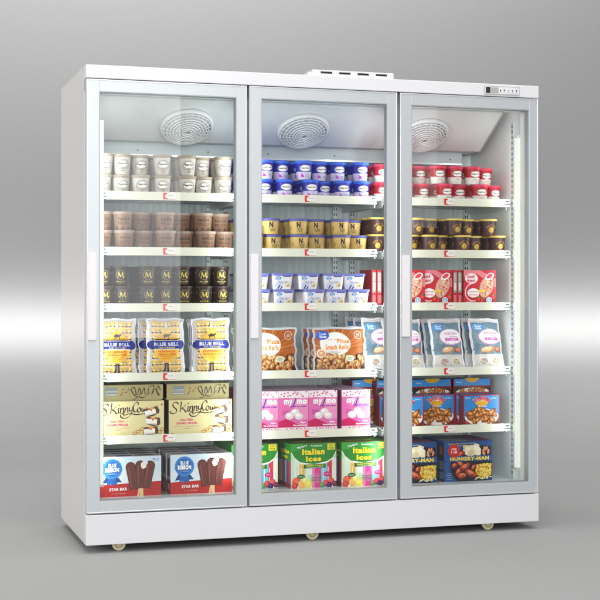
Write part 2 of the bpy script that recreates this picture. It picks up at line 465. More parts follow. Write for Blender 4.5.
def rect_tub(w, h, d):
    root = empty('rectangular_ice_cream_tub'); mb = MB(); k = .86
    W_ = ink('e6e3ea'); z1 = h*.86
    def fr(z, g=0): s_ = k+(1-k)*z/h; return (w/2*s_+g, d/2*s_+g)
    def ringp(z, g=0, n=5, cr_=.012):
        a, b_ = fr(z, g); out = []
        for cx, cy, st in ((a-cr_, -(b_-cr_), -90), (a-cr_, b_-cr_, 0), (-(a-cr_), b_-cr_, 90), (-(a-cr_), -(b_-cr_), 180)):
            for i in range(n): t = R(st+90*i/(n-1)); out.append((cx+cr_*math.cos(t), cy+cr_*math.sin(t), z))
        return out
    A, B = ringp(0), ringp(z1); n = len(A)
    mb.add(A+B, [(i, (i+1) % n, n+(i+1) % n, n+i) for i in range(n)]+[tuple(range(n-1, -1, -1))], W_, False)
    a = Art(w*.8, z1); rnd = random.Random(9)
    a.poly([(0, 0), (.35, 0), (.5, .35), (.3, .55), (0, .4)], ink('c9cfe6')); a.up()
    a.blob(.80, .32, .16, .14, ink('e2cf9a'), 20, rnd=rnd); a.up(); a.blob(.84, .26, .09, .08, ink('c9a662'), rnd=rnd); a.up(); a.blob(.76, .40, .07, .05, ink('f2e8c6'), rnd=rnd)
    a.poly([(.13, .05), (.2, .02), (.34, .30), (.27, .34)], ink('3b3180')); a.poly([(.3, .02), (.38, .0), (.5, .18), (.42, .22)], ink('52449a')); 
    a.ell(.20, .80, .16, .11, ink('2a7fd0')); a.up(); a.text('Great', .20, .85, .2, .11, ink('ffffff')); a.text('Value', .20, .74, .2, .1, ink('ffffff'))
    a.text('Frozen Yogurt', .52, .52, .6, .13, ink('5a5c98'), .03); a.rect(.3, .39, .72, .42, ink('9aa0c4'))
    a.rect(.5, .9, 1, 1, ink('4648a0'))
    a.emit(mb, lambda x, y, dd: (x*(k+(1-k)*y/h), -fr(y)[1]-dd, y))
    mb.build('tub', root)
    lb = MB(); A, B, C_ = ringp(z1-.001, .0035), ringp(h-.002, .003), ringp(h, .001)
    lb.add(A+B+C_, [(i, (i+1) % n, n+(i+1) % n, n+i) for i in range(n)]+[(n+i, n+(i+1) % n, 2*n+(i+1) % n, 2*n+i) for i in range(n)]+[tuple(range(2*n, 3*n)), tuple(range(n-1, -1, -1))], ink('7478c0'))
    lb.build('lid', root)
    return root
ORD = ['first', 'second', 'third', 'fourth', 'fifth', 'sixth', 'seventh', 'eighth', 'ninth']
GR = {}
def place_cups(proto, cols, zs, h, rows, pitch, desc, cat, group, where, first=[None]):
    """cols = [upper, lower] lists of (u, v); lower stands on the shelf, upper on the lower ones"""
    used = False
    for lev, lst in (('upper', cols[0]), ('lower', cols[1])):
        for ci, (u, v) in enumerate(lst):
            for r_ in range(rows):
                vv = v+pitch*r_
                if vv > .545: continue
                o = proto if not used else copy_thing(proto)
                used = True
                du = random.uniform(-.004, .004) if r_ else 0
                z = zs+(h+.0006 if lev == 'upper' else .0002)
                o.location = (u+du, vv, z); o.rotation_euler = (0, 0, random.uniform(-.10, .12))
                row = ('front row', 'second row', 'third row', 'fourth row')[r_]
                tag(o, f"{desc}, {lev} layer, {row}, {ORD[ci]} from left, {where}", cat, group)

# data: (u, v) of the front tub of each column
T = {
'a1u': [(0.105, 0.19), (0.183, 0.2), (0.265, 0.23), (0.353, 0.19), (0.46, 0.185), (0.538, 0.25), (0.623, 0.2)],
'a1l': [(0.098, 0.19), (0.18, 0.21), (0.262, 0.19), (0.353, 0.19), (0.461, 0.19), (0.540, 0.22), (0.622, 0.2)],
'b1u': [(0.098, 0.2), (0.185, 0.19), (0.272, 0.24), (0.364, 0.185), (0.449, 0.25), (0.532, 0.2), (0.618, 0.25)],
'b1l': [(0.098, 0.2), (0.190, 0.19), (0.279, 0.23), (0.367, 0.185), (0.455, 0.23), (0.543, 0.19), (0.629, 0.22)],
'c1u': [(0.097, 0.19), (0.176, 0.22), (0.288, 0.19), (0.365, 0.2), (0.442, 0.2), (0.527, 0.19), (0.609, 0.2)],
'c1l': [(0.105, 0.19), (0.183, 0.2), (0.288, 0.19), (0.366, 0.2), (0.444, 0.19), (0.533, 0.19), (0.614, 0.2)],
'a2u': [(0.725, 0.20), (0.808, 0.19), (0.887, 0.22), (0.981, 0.18), (1.069, 0.23), (1.146, 0.21), (1.247, 0.19)],
'a2l': [(0.722, 0.20), (0.806, 0.2), (0.897, 0.19), (1.011, 0.18), (1.092, 0.25), (1.163, 0.19), (1.252, 0.19)],
'b2u': [(0.735, 0.21), (0.831, 0.19), (0.957, 0.185), (1.047, 0.22), (1.150, 0.19), (1.236, 0.27)],
'b2l': [(0.758, 0.19), (0.846, 0.21), (0.962, 0.185), (1.051, 0.22), (1.156, 0.185), (1.246, 0.22)],
'c2u': [(0.767, 0.19), (0.874, 0.19), (0.991, 0.19), (1.111, 0.19), (1.212, 0.20)],
'c2l': [(0.770, 0.19), (0.882, 0.20), (1.017, 0.19), (1.123, 0.20), (1.228, 0.19)],
'a3u': [(1.351, 0.2), (1.455, 0.185), (1.546, 0.24), (1.621, 0.19), (1.703, 0.19), (1.788, 0.185), (1.880, 0.26)],
'a3l': [(1.351, 0.2), (1.46, 0.185), (1.556, 0.23), (1.650, 0.185), (1.738, 0.23), (1.825, 0.185), (1.910, 0.23)],
'b3u': [(1.328, 0.2), (1.413, 0.2), (1.515, 0.19), (1.602, 0.25), (1.701, 0.19), (1.788, 0.25), (1.875, 0.2)],
'b3l': [(1.325, 0.2), (1.410, 0.21), (1.494, 0.20), (1.576, 0.185), (1.653, 0.24), (1.738, 0.185), (1.826, 0.25), (1.914, 0.19)],
}
S1, S2, S3, S4, S5, DK = 1.434, 1.2085, .9695, .679, .421, .1725
L1, L2, L3 = 'behind the left door', 'behind the middle door', 'behind the right door'
place_cups(hd_cup('white_ice_cream_cup', ink('cfc8be'), ink('cbc4ba'), ink('a39686'), .0385, .0865, 'white'), (T['a1u'], T['a1l']), S1, .0865, 3, .082,
           'white tub with beige lid', 'ice cream tub', 'white ice cream tubs on the top shelf', 'top shelf')
place_cups(hd_cup('blue_ice_cream_cup', ink('2c2c9c'), ink('cfc8e2'), ink('3a66d8'), .0385, .0825, 'blue'), (T['a2u'], T['a2l']), S1, .0825, 3, .082,
           'blue tub with bright blue lid', 'ice cream tub', 'blue ice cream tubs on the top shelf', 'top shelf')
place_cups(hd_cup('red_ice_cream_cup', ink('b01e2c'), ink('e2dcd6'), ink('d83a5c'), .039, .0805, 'red'), (T['a3u'], T['a3l']), S1, .0805, 3, .083,
           'red and white tub with crimson lid', 'ice cream tub', 'red ice cream tubs on the top shelf', 'top shelf')
place_cups(kraft_cup(.0425, .078), (T['b1u'], T['b1l']), S2, .078, 3, .088,
           'brown paper tub, cow border', 'ice cream tub', 'brown paper ice cream tubs on the second shelf', 'second shelf')
place_cups(tan_cup(.042, .069), (T['b2u'], T['b2l']), S2, .069, 3, .088,
           'tan tub with letter N', 'ice cream tub', 'tan ice cream tubs on the second shelf', 'second shelf')
place_cups(gold_cup(.039, .075), (T['b3u'], T['b3l']), S2, .075, 3, .084,
           'dark brown tub with gold lid', 'ice cream tub', 'dark brown and gold tubs on the second shelf', 'second shelf')
place_cups(dark_cup(.0385, .083), (T['c1u'], T['c1l']), S3, .083, 4, .081,
           'near-black chocolate tub with gold M', 'ice cream tub', 'dark chocolate tubs on the third shelf', 'third shelf')
place_cups(rect_tub(.096, .069, .10), (T['c2u'], T['c2l']), S3, .069, 3, .112,
           'rectangular white tub, lavender lid', 'ice cream tub', 'rectangular tubs on the third shelf', 'third shelf')

# ---- bags and boxes ------------------------------------------------
def place(mb_or_obj, name, u, v, z, label, cat, group, rot=(0, 0, 0), bevel=0, src=None):
    if src is not None:
        o = src.copy(); COL.objects.link(o); o.location = (u, v, z); o.rotation_euler = rot
    else:
        o = mb_or_obj.build(name, None, (u, v, z), rot, bevel)
    tag(o, label, cat, group)
    return o

# yellow bag of little cups, blue plaque
def bell_art(w, h):
    a = Art(w, h); rnd = random.Random(2)
    Y = ink('e2a92c'); Y2 = ink('edc870'); K = ink('1c1a1c'); B = ink('262f86')
    a.rect(.07, .0, .93, .97, ink('c9c4cc'))
    a.up()
    rows = 8
    for j in range(rows):
        y = .04+j*.115
        off = .0
        for i in range(2):
            x0 = .1+i*.41; x1 = x0+.39
            a.poly([(x0+.03, y), (x1-.03, y), (x1, y+.10), (x0, y+.10)], Y)
    a.up()
    for j in range(rows):
        y = .04+j*.115
        for i in range(2):
            x0 = .1+i*.41; x1 = x0+.39
            a.rect(x0, y+.078, x1, y+.10, Y2); a.rect(x0+.05, y+.022, x1-.05, y+.07, ink('f4dfa0'))
    a.up()
    for j in range(rows):
        y = .04+j*.115
        for i in range(2):
            x0 = .1+i*.41
            for k in range(4): a.blob(x0+.05+k*.095, y+.012, .026, .013, K, 0, .3, 8, rnd)
            a.text('BLUE BELL', x0+.195, y+.058, .22, .018, ink('7a7468')); a.text('ICE CREAM', x0+.195, y+.036, .18, .014, ink('a8884a'))
    for _ in range(3): a.up()
    # central emblem
    a.ell(.5, .44, .33, .33, ink('e9c768'), 28, 0, 180, 360); a.up()
    a.ell(.5, .42, .29, .29, ink('eeb23a'), 28, 0, 180, 360); a.up()
    a.poly([(.16, .60), (.84, .60), (.62, .74), (.38, .74)], ink('d9a63a')); a.poly([(.38, .74), (.62, .74), (.5, .80)], ink('e8c04c')); a.up()
    a.rect(.2, .603, .8, .622, K); a.blob(.5, .685, .085, .04, K, 0, .2, 10, rnd); a.blob(.585, .705, .03, .02, K, rnd=rnd)
    a.rect(.43, .63, .45, .68, K); a.rect(.55, .63, .57, .68, K); a.up()
    a.rect(.1, .44, .9, .60, ink('cfd0e0')); a.up()
    a.ell(.13, .52, .115, .115, B, 20); a.ell(.87, .52, .115, .115, B, 20); a.rect(.13, .45, .87, .592, B); a.up()
    a.text('BLUE BELL', .5, .53, .66, .062, ink('d4d8f2'), .045); a.text('ICE CREAM', .5, .472, .42, .022, ink('e8c860'))
    a.text('HOMEMADE', .5, .40, .46, .038, ink('d85a20'), .04); a.text('VANILLA CUPS', .5, .345, .48, .036, ink('d8481c'), .04)
    a.rect(.34, .30, .66, .306, ink('a86a20')); a.text('12 CUPS', .5, .27, .2, .02, ink('a86a20'))
    a.poly([(.43, .03), (.57, .03), (.54, .19), (.46, .19)], ink('4a3c30')); a.up(); a.poly([(.47, .03), (.53, .03), (.515, .16), (.485, .16)], ink('8f8890'))
    a.poly([(.46, .84), (.54, .84), (.525, .93), (.475, .93)], ink('d8dcec'))
    return a
M_plastic = mat('clear_bag_film', (.66, .66, .72), .18, spec=.7, coat=.5)
bellm = None
first = None
for i, (u, v) in enumerate([(.158, .185), (.368, .185), (.566, .185)]):
    nm = ('leftmost', 'middle', 'rightmost')[i]
    for k in range(3):
        lab = f"{nm} yellow bag of small ice cream cups with blue plaque" if k == 0 else f"yellow cup bag {('', 'directly', 'farther')[k]} behind the {nm} front one, mostly its plastic edge showing"
        if k == 0: bellm = bag(.166, .236, .05, M_plastic, bell_art(.166, .236), seed=4+i); first = None
        o = place(bellm, 'ice_cream_bag', u+(-.030, -.026, .004)[i]*k, v+.05*k, S4, lab, 'bag', 'yellow bags of ice cream cups', (R(-5-2*k), 0, R((-2, 1, -1)[i]+5*k)), src=first)
        first = first or o

# orange pizza snack bag
def roll_art(w, h):
    a = Art(w, h); rnd = random.Random(8)
    O = ink('b5601c')
    a.rect(.035, .0, .965, .955, O); a.up()
    for k in range(26):
        an = R(10+170*k/26+rnd.uniform(-3, 3)); c_ = (.42, .45)
        a.poly([c_, (c_[0]+1.0*math.cos(an), c_[1]+1.1*math.sin(an)), (c_[0]+1.0*math.cos(an+.05), c_[1]+1.1*math.sin(an+.05))], ink(rnd.choice(['c9752c', 'a5541a', 'd08238', '9c4c18'])))
    for q in ((0, .955, 1, 1), (0, 0, .035, 1), (.965, 0, 1, 1)): a.rect(*q, ink('c9ccd2'))
    a.rect(.035, 0, .965, .30, ink('3a2118')); a.poly([(.035, .30), (.2, .38), (.3, .30)], ink('4a2818')); a.poly([(.7, .3), (.85, .4), (.965, .42), (.965, .3)], ink('5a3018')); a.up()
    a.ell(.40, .61, .29, .215, ink('e5d2bb'), 28); a.up(); a.ell(.40, .61, .28, .205, ink('f4f2ee'), 28); a.up()
    a.text('Great Value', .36, .72, .22, .035, ink('e48a9a')); a.text('Pizza', .55, .68, .23, .11, ink('f08a1c'), .05); a.text('Snack Rolls', .43, .54, .44, .12, ink('f08a1c'), .05)
    a.rect(.28, .44, .54, .455, ink('c9c4be')); a.rect(.3, .41, .5, .422, ink('c9c4be'))
    a.up(); a.ell(.17, .82, .12, .085, ink('2360cc'), 20); a.up(); a.text('Great', .17, .855, .13, .065, ink('ffffff'), .03); a.text('Value', .17, .785, .13, .065, ink('ffffff'), .03)
    a.ring(.84, .82, .07, .07, .012, ink('e0c8b4')); a.text('50', .84, .82, .06, .08, ink('e0c8b4'))
    pieces(a, rnd, (.10, .04, .93, .34, lambda x, y: y < .22+.14*math.sin(PI*x*1.0)+.04), 70, .062, .040, [ink('9a5a28'), ink('dda768'), ink('f2d0a0')], .22)
    pieces(a, rnd, (.10, .04, .93, .30), 8, .022, .018, [ink('7a2010'), ink('b03a20'), ink('d06a40')], .18)
    a.ell(.66, .28, .085, .055, ink('e8e4d8'), 18); a.up(); a.ell(.66, .28, .06, .035, ink('b9c59a'), 14)
    a.ell(.12, .40, .085, .08, ink('f0d9c0'), 16); a.up(); a.ell(.12, .40, .06, .055, ink('e09060'), 14); a.up(); a.ell(.11, .41, .03, .025, ink('f6d8b0'), 12)
    a.rect(.06, .03, .24, .045, ink('b0a090')); a.rect(.06, .06, .2, .07, ink('b0a090'))
    return a
M_film = mat('bag_film_white', (.72, .73, .76), .2, coat=.4)
rollm = None
first = None
for i, (u, v) in enumerate([(.828, .18), (1.148, .175)]):
    nm = ('left', 'right')[i]
    for k in range(3):
        lab = f"orange bag of pizza snack rolls, {nm} one in front" if k == 0 else f"orange snack roll bag {('', 'next', 'farthest')[k]} behind the {nm} front bag"
        if k == 0: rollm = bag(.248, .192, .045, M_film, roll_art(.248, .192), crimp=.07, seed=6+3*i); first = None
        o = place(rollm, 'snack_bag', u-.003*k+(.0 if i else -.0), v+.07*k, S4, lab, 'bag', 'orange snack roll bags', (R(-6), 0, R(-1.5*k)), src=first)
        first = first or o

# grey-blue bag with pink writing
def chick_art(w, h):
    a = Art(w, h); rnd = random.Random(11)
    a.rect(.06, .04, .94, .92, ink('6d8798')); a.up()
    for k in range(9): a.poly([(rnd.random(), .30+.6*rnd.random()) for _ in range(3)], ink(rnd.choice(['5f7a8c', '7d95a4', '6a8294'])))
    a.up(); a.rect(.06, .04, .94, .27, ink('cfcbc6')); a.up()
    for x, c_ in ((.34, 'b39c92'), (.72, 'c9c0a8')):
        a.blob(x, .14, .17, .12, ink('e0dcd6'), 0, .08, rnd=rnd); a.up(); a.blob(x, .13, .13, .09, ink(c_), 0, .1, rnd=rnd); a.up()
        for k in range(10): a.blob(x+rnd.uniform(-.09, .09), .13+rnd.uniform(-.05, .05), .025, .018, ink(rnd.choice(['a08478', 'd8d0be', 'b8a894'])), rnd=rnd)
    a.up(); a.ell(.60, .62, .37, .24, ink('d08ac0'), 28); a.up(); a.ell(.61, .625, .355, .228, ink('f0eef0'), 28); a.up()
    a.text('CHICKEN', .62, .69, .40, .045, ink('c23aa0'), .03); a.text('breast', .72, .635, .25, .04, ink('c23aa0')); a.rect(.42, .545, .86, .60, ink('cc4aae')); a.up(); a.text('FILLETS', .64, .572, .3, .03, ink('f4e8f2'))
    a.ell(.26, .82, .19, .115, ink('3f8ed8'), 24); a.up(); a.ring(.26, .82, .165, .09, .012, ink('8fc0ec')); a.text('Great', .26, .845, .2, .045, ink('ffffff')); a.text('Value', .26, .80, .2, .045, ink('ffffff'))
    a.up(); a.blob(.48, .36, .22, .10, ink('b8845c'), 8, .1, rnd=rnd); a.up(); a.blob(.45, .37, .17, .07, ink('e0bb92'), 8, .1, rnd=rnd); a.up(); a.blob(.42, .385, .09, .035, ink('f0d8b8'), rnd=rnd)
    a.blob(.80, .36, .12, .09, ink('9a5038'), 0, .15, rnd=rnd); a.up(); a.blob(.80, .37, .08, .055, ink('d08868'), 0, .15, rnd=rnd)
    return a
chm = None
first = None
for i, u in enumerate([1.475, 1.672, 1.868]):
    nm = ('leftmost', 'middle', 'rightmost')[i]
    for k in range(3):
        lab = f"{nm} grey-blue bag of chicken with pink writing, front row" if k == 0 else f"grey-blue chicken bag in the {('', 'second', 'third')[k]} row behind the {nm} one"
        if k == 0: chm = bag(.158, .232, .036, M_film, chick_art(.158, .232), crimp=.08, seed=12+5*i, wr=.17); first = None
        o = place(chm, 'frozen_food_bag', u-.008*k, .175+.062*k, S4, lab, 'bag', 'grey-blue bags of frozen chicken', (R(-16), R(0), R(2-2*k)), src=first)
        first = first or o
for k, (u, v) in enumerate([(1.372, .27), (1.362, .35), (1.352, .43)]):
    place(chm, 'frozen_food_bag', u, v, S4, f"grey-blue chicken bag seen through the middle door, {ORD[k]} from the front", 'bag', 'grey-blue bags of frozen chicken', (R(-10), 0, R(14)), src=first)

# cream box with swirly brown lettering
def cow_art(w, h, flip=False):
    a = Art(w, h); D = ink('2e1a14'); rnd = random.Random(21)
    X = lambda p: ((p[0]-65)/490, (405-p[1])/255)
    st = [[(138, 182), (128, 166), (106, 168), (96, 186), (108, 204), (124, 218), (120, 240), (98, 248), (78, 240), (76, 226)],
          [(162, 160), (158, 198), (152, 236)], [(196, 184), (180, 200), (160, 211)], [(164, 210), (182, 220), (196, 238), (206, 230)],
          [(215, 194), (211, 222), (216, 236)],
          [(229, 196), (225, 236)], [(226, 222), (236, 200), (247, 198), (248, 214), (247, 236)],
          [(262, 196), (258, 236)], [(259, 222), (269, 200), (280, 198), (281, 214), (282, 234)],
          [(294, 194), (294, 214), (302, 222), (314, 210)], [(320, 188), (314, 220), (300, 250), (272, 270), (240, 270), (226, 254), (236, 238), (252, 246), (246, 258)],
          [(256, 250), (300, 240), (350, 248), (400, 242)],
          [(360, 178), (358, 162), (342, 160), (326, 180), (322, 206), (332, 228), (350, 222)],
          [(368, 198), (354, 206), (354, 224), (366, 230), (376, 218), (374, 202), (366, 198)],
          [(388, 200), (387, 222), (396, 226), (403, 206)], [(403, 206), (406, 226), (415, 220), (422, 196)]]
    for s_ in st: a.ribbon([X(p) for p in s_], w*.0155, D, 6, pen=40)
    a.ell(X((216, 176))[0], X((216, 176))[1], .009, .009, D, 10)
    a.rect(.955, .86, .975, .92, ink('c04040'))
    a.text('SALTED', .28, .43, .2, .06, ink('e03a80'), .04); a.text('CARAMEL PRETZEL', .28, .33, .34, .06, ink('e03a80'), .04)
    a.text('dipped ice cream candy bars', .28, .24, .4, .04, ink('c89aa0')); a.text('6 BARS', .28, .18, .12, .03, ink('c89aa0'))
    a.rect(.03, .0, .075, .05, ink('5a3a24'))
    for x, y in ((.60, .13), (.55, .08), (.66, .2), (.7, .07), (.93, .1), (.97, .18)):
        a.ring(x, y, .03, .022, .010, ink('b06a1c'), 12); a.up(); a.ring(x+.004, y+.01, .03, .022, .004, ink('e0a850'), 12)
    for (x, y, r_) in ((.80, .15, 4), (.83, .42, -5), (.81, .70, 14)):
        def rq(x0, y0, x1, y1, j=.0):
            c_, s_ = math.cos(R(r_)), math.sin(R(r_)); o = []
            for X, Y in ((x0, y0), (x1, y0), (x1, y1), (x0, y1)):
                X *= w; Y *= w; o.append((x+(X*c_-Y*s_)/w, y+(X*s_+Y*c_)/h))
            return o
        a.blob(x, y-.02, .118, .062, ink('3a1d14'), r_, .05, 12, rnd)
        a.poly(rq(-.105, -.055, .105, .058), ink('4a281c')); a.poly(rq(-.098, .03, .095, .056), ink('6e4030'))
        a.poly(rq(-.112, -.052, .062, .030), ink('f4efe8')); a.poly(rq(-.112, -.052, .062, -.030), ink('ddd2c8')); a.poly(rq(.062, -.045, .10, .03), ink('58321f'))
        q_ = rq(-.05, .058, .04, .045); a.poly([q_[0], q_[1], (x-.005, y-.0)], ink('c8602a')); a.blob(x, y+.09, .035, .014, ink('e8a050'), r_, .2, rnd=rnd)
    return a
CR = ink('ddd09c'); CR2 = ink('b9ad7c')
cw, chh = .276, .147
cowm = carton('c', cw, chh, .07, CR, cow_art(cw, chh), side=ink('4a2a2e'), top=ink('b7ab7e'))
o1 = None
for i, u in enumerate([.2165, .5135]):
    nm = ('left', 'right')[i]
    o = place(cowm, 'ice_cream_bar_box', u, .16, S5, f"cream box with swirly brown lettering, {nm} of the two in front", 'box', 'cream ice cream bar boxes', (0, 0, R(-.5)), src=o1); o1 = o1 or o
    # back pair: one standing, one lying on its top with the writing upside down
    place(cowm, 'ice_cream_bar_box', u+.005, .25, S5, f"cream box standing directly behind the {nm} front one", 'box', 'cream ice cream bar boxes', (0, 0, R(1)), src=o1)
a = Art(cw, .062)
for s_ in ([(.93, .2), (.88, .7), (.82, .3), (.86, .9), (.78, .8), (.76, .3)], [(.72, .3), (.70, .8), (.66, .35), (.63, .8), (.60, .3)], [(.58, .3), (.55, .8), (.5, .7), (.54, .35), (.60, .1), (.52, .0)], [(.80, .5), (.7, .12), (.62, .2), (.66, .5)], [(.96, .6), (.92, .9), (.90, .5), (.95, .3)]):
    a.ribbon(s_, .0035, ink('3e2a1c'), 5, pen=40)
a.rect(.10, .25, .28, .85, ink('8f99a0')); a.up(); a.rect(.11, .48, .27, .62, ink('e0e0dc')); a.rect(.11, .3, .27, .38, ink('d0d0c8')); a.text('Nutrition', .19, .55, .14, .12, ink('40464c'))
for x, y, q in ((.34, .3, 30), (.37, .7, -30), (.42, .5, 10), (.46, .7, 50), (.36, .45, 70)): a.blob(x, y, .022, .008, ink('a85a20'), q)
flatm = carton('c', cw, .062, .15, ink('b9ad7c'), a, side=ink('5a3038'), top=ink('c8bc8c'))
o2 = None
for i, u in enumerate([.2315, .5235]):
    nm = ('left', 'right')[i]
    o = place(flatm, 'ice_cream_bar_box', u, .25, S5+chh+.0006, f"cream box lying flat atop the row behind the {nm} front box, writing upside down", 'box', 'cream ice cream bar boxes', src=o2); o2 = o2 or o

# chocolate bar boxes on the deck
def star_art(w, h):
    a = Art(w, h); rnd = random.Random(31)
    W_ = ink('dfe8f0')
    a.rect(0, 0, 1, 1, W_); a.up(); a.poly([(0, .55), (.4, .65), (1, .5), (1, 1), (0, 1)], ink('d3e2ee')); a.up()
    a.poly([(0, 0), (1, 0), (1, .36), (.5, .33), (0, .30)], ink('b8201e')); a.up()
    a.text('STAR BAR', .32, .185, .28, .075, ink('f6ecec'), .045, rot=1)
    a.text('6 - 3 FL OZ BARS', .33, .08, .22, .028, ink('e0a8a0')); 
    B = ink('1f5fb0'); B2 = ink('163f86')
    a.poly([(.16, .60), (.07, .34), (.14, .36), (.19, .30), (.26, .55)], B2); a.poly([(.26, .60), (.38, .36), (.31, .36), (.27, .29), (.2, .55)], B2); a.up()
    a.poly([(.17, .5), (.14, .3), (.2, .33), (.22, .27), (.27, .33), (.30, .3), (.28, .5)], B); a.up()
    n = 24
    for k in range(n):
        t = 2*PI*k/n; a.ell(.225+.140*math.cos(t), .70+.140*math.sin(t)*w/h, .022, .022, ink('3c8ad2'), 8)
    a.up(); a.ell(.225, .70, .140, .140, ink('2a78c8'), 28); a.up(); a.ell(.225, .70, .112, .112, ink('1a58a8'), 28); a.up()
    a.text('BLUE', .225, .79, .13, .09, ink('eef4fa'), .05); a.text('RIBBON', .225, .675, .215, .115, ink('ffffff'), .06); a.text('CLASSICS', .225, .575, .15, .035, ink('9cc8ee'))
    a.text('20 ct', .91, .92, .1, .05, ink('3a66a8')); a.rect(.87, .86, .96, .872, ink('8fb0d8'))
    CH = ink('4a1f19'); CH2 = ink('6a322a'); CH3 = ink('8a4a3e'); ST = ink('e2c490')
    for x, r_ in ((.60, 12), (.68, 0), (.74, -14)):
        a.poly([(.66+(x-.66)*.5-.012, .0), (.66+(x-.66)*.5+.016, .0), (x*.3+.68*.7+.016, .2), (x*.3+.68*.7-.014, .2)], ST)
    a.up()
    def bar(cx, cy, r_, bite=False):
        hw, hh = .072, .36
        c_, s_ = math.cos(R(r_)), math.sin(R(r_))
        def tr(x, y): X = x*w; Y = y*h; return (cx+(X*c_-Y*s_)/w, cy+(X*s_+Y*c_)/h)
        def shape(k, dy=0): 
            pts = [(-hw*k*.86, -hh), (hw*k*.86, -hh)]
            for q in range(0, 181, 20): pts.append((hw*k*1.08*math.cos(R(q)), hh*.62+hh*.34*math.sin(R(q))*k))
            return [tr(*p) for p in pts]
        a.up(); a.poly(shape(1.0), CH); a.up(); a.poly(shape(.84), CH2)
        a.up(); a.poly([tr(-hw*.55, -hh*.8), tr(-hw*.38, -hh*.8), tr(-hw*.3, hh*.6), tr(-hw*.55, hh*.6)], CH3)
        for q in (-.2, .25): a.ribbon([tr(hw*q, -hh*.8), tr(hw*(q+.12), 0), tr(hw*(q-.05), hh*.7)], .0012, CH)
        if bite:
            a.up()
            bx, by = tr(hw*.75, hh*.62)
            a.blob(bx, by, .048, .058, ink('f0ead8'), 0, .1, 10, rnd); a.up(); a.blob(bx+.028, by+.06, .038, .040, W_, 0, .12, 10, rnd)
    bar(.535, .52, 9); bar(.80, .54, -10); bar(.665, .55, 0, True)
    return a
sw, sh = .268, .166
starm = carton('c', sw, sh, .074, ink('e0e6ec'), star_art(sw, sh), side=ink('4b3a40'), top=ink('6d5054'))
ta = Art(sw, .074, y0=0); ssd = Art(.074, sh); ssd.rect(0, .36, 1, 1, ink('c4ccd6')); ssd.rect(0, 0, 1, .34, ink('9a2422')); ssd.rect(.25, .45, .8, .9, ink('5a3028')); ssd.rect(.3, .1, .75, .26, ink('d8c8c8'))
ta.rect(.0, .0, 1, .25, ink('d0ccd4')); ta.rect(.3, .3, .55, .85, ink('2f4a80')); ta.rect(.6, .3, .9, .85, ink('4a2420')); ta.rect(.06, .4, .24, .8, ink('a89498'))
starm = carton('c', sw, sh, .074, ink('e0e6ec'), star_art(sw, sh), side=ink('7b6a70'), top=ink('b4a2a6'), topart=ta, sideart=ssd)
o1 = None
for i, u in enumerate([.2045, .5125]):
    nm = ('left', 'right')[i]
    for k in range(4):
        lab = f"white and red box with chocolate bars and blue rosette, {nm} one in front" if k == 0 else f"chocolate bar box, {ORD[k-1]} behind the {nm} front one, its top showing"
        o = place(starm, 'chocolate_bar_box', u+(-.002 if k % 2 else .002)*(k > 0), .14+.078*k, DK, lab, 'box', 'chocolate bar boxes on the freezer floor', src=o1); o1 = o1 or o

# pink boxes
def mo_art(w, h):
    a = Art(w, h); rnd = random.Random(41)
    a.rect(0, .15, 1, .83, ink('e06aaa')); a.poly([(.35, .83), (1, .83), (1, .30), (.75, .25)], ink('e88fbe')); a.up(); a.poly([(0, .24), (.25, .30), (.5, .22), (.75, .12), (1, .10), (1, .0), (0, .0)], ink('c8145c')); a.up()
    a.rect(0, .83, 1, 1, ink('f0e6ec')); a.up()
    for k in range(16): a.blob(rnd.uniform(.02, .98), rnd.uniform(.86, .98), .03, .022, ink(rnd.choice(['d83a7c', 'e890b8', 'c02860'])), rnd.uniform(0, 180), .3, rnd=rnd)
    a.rect(0, .0, 1, .09, ink('f0e0ea')); a.up()
    for k in range(12): a.blob(rnd.uniform(.02, .98), rnd.uniform(.01, .08), .03, .018, ink(rnd.choice(['d83a7c', 'e890b8'])), rnd.uniform(0, 180), .3, rnd=rnd)
    W_ = ink('f8f2f6'); a.up()
    a.text('my', .32, .70, .30, .17, W_, .05); a.text('mo', .78, .725, .34, .12, W_, .06); a.ribbon([(.48, .60), (.58, .82)], .005, ink('5a2aa0'), smooth=False)
    a.text('mochi ice cream', .66, .615, .56, .04, ink('6a3aa8'), .05)
    for k in range(3): a.rect(.12, .50-.04*k, .34, .512-.04*k, ink('9a3a90'))
    for x, y in ((.55, .46), (.36, .37), (.68, .36)):
        a.ell(x, y, .155, .12, ink('c89ab4'), 18); a.up(); a.ell(x, y+.008, .145, .112, ink('e6d6dc'), 18); a.up(); a.ell(x-.03, y+.035, .09, .06, ink('f6eff0'), 14); a.up()
    a.text('Ripe', .82, .205, .18, .055, W_, .05); a.text('Strawberry', .72, .135, .46, .055, W_, .05)
    return a
mw, mh = .134, .174
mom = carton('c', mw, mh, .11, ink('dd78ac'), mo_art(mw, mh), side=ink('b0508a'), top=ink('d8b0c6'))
o1 = None
for i, u in enumerate([.797, .932, 1.067, 1.218]):
    for k in range(3):
        lab = (f"pink dessert box, {ORD[i]} from the left in its front row" if k == 0 else f"pink dessert box, {('', 'second', 'third')[k]} row, {ORD[i]} column from the left")
        o = place(mom, 'dessert_box', u-.003*k, .17+.115*k-.008*(i == 3), S5, lab, 'box', 'pink dessert boxes', (0, 0, R((1, -1, .5, 0)[i])), src=o1); o1 = o1 or o

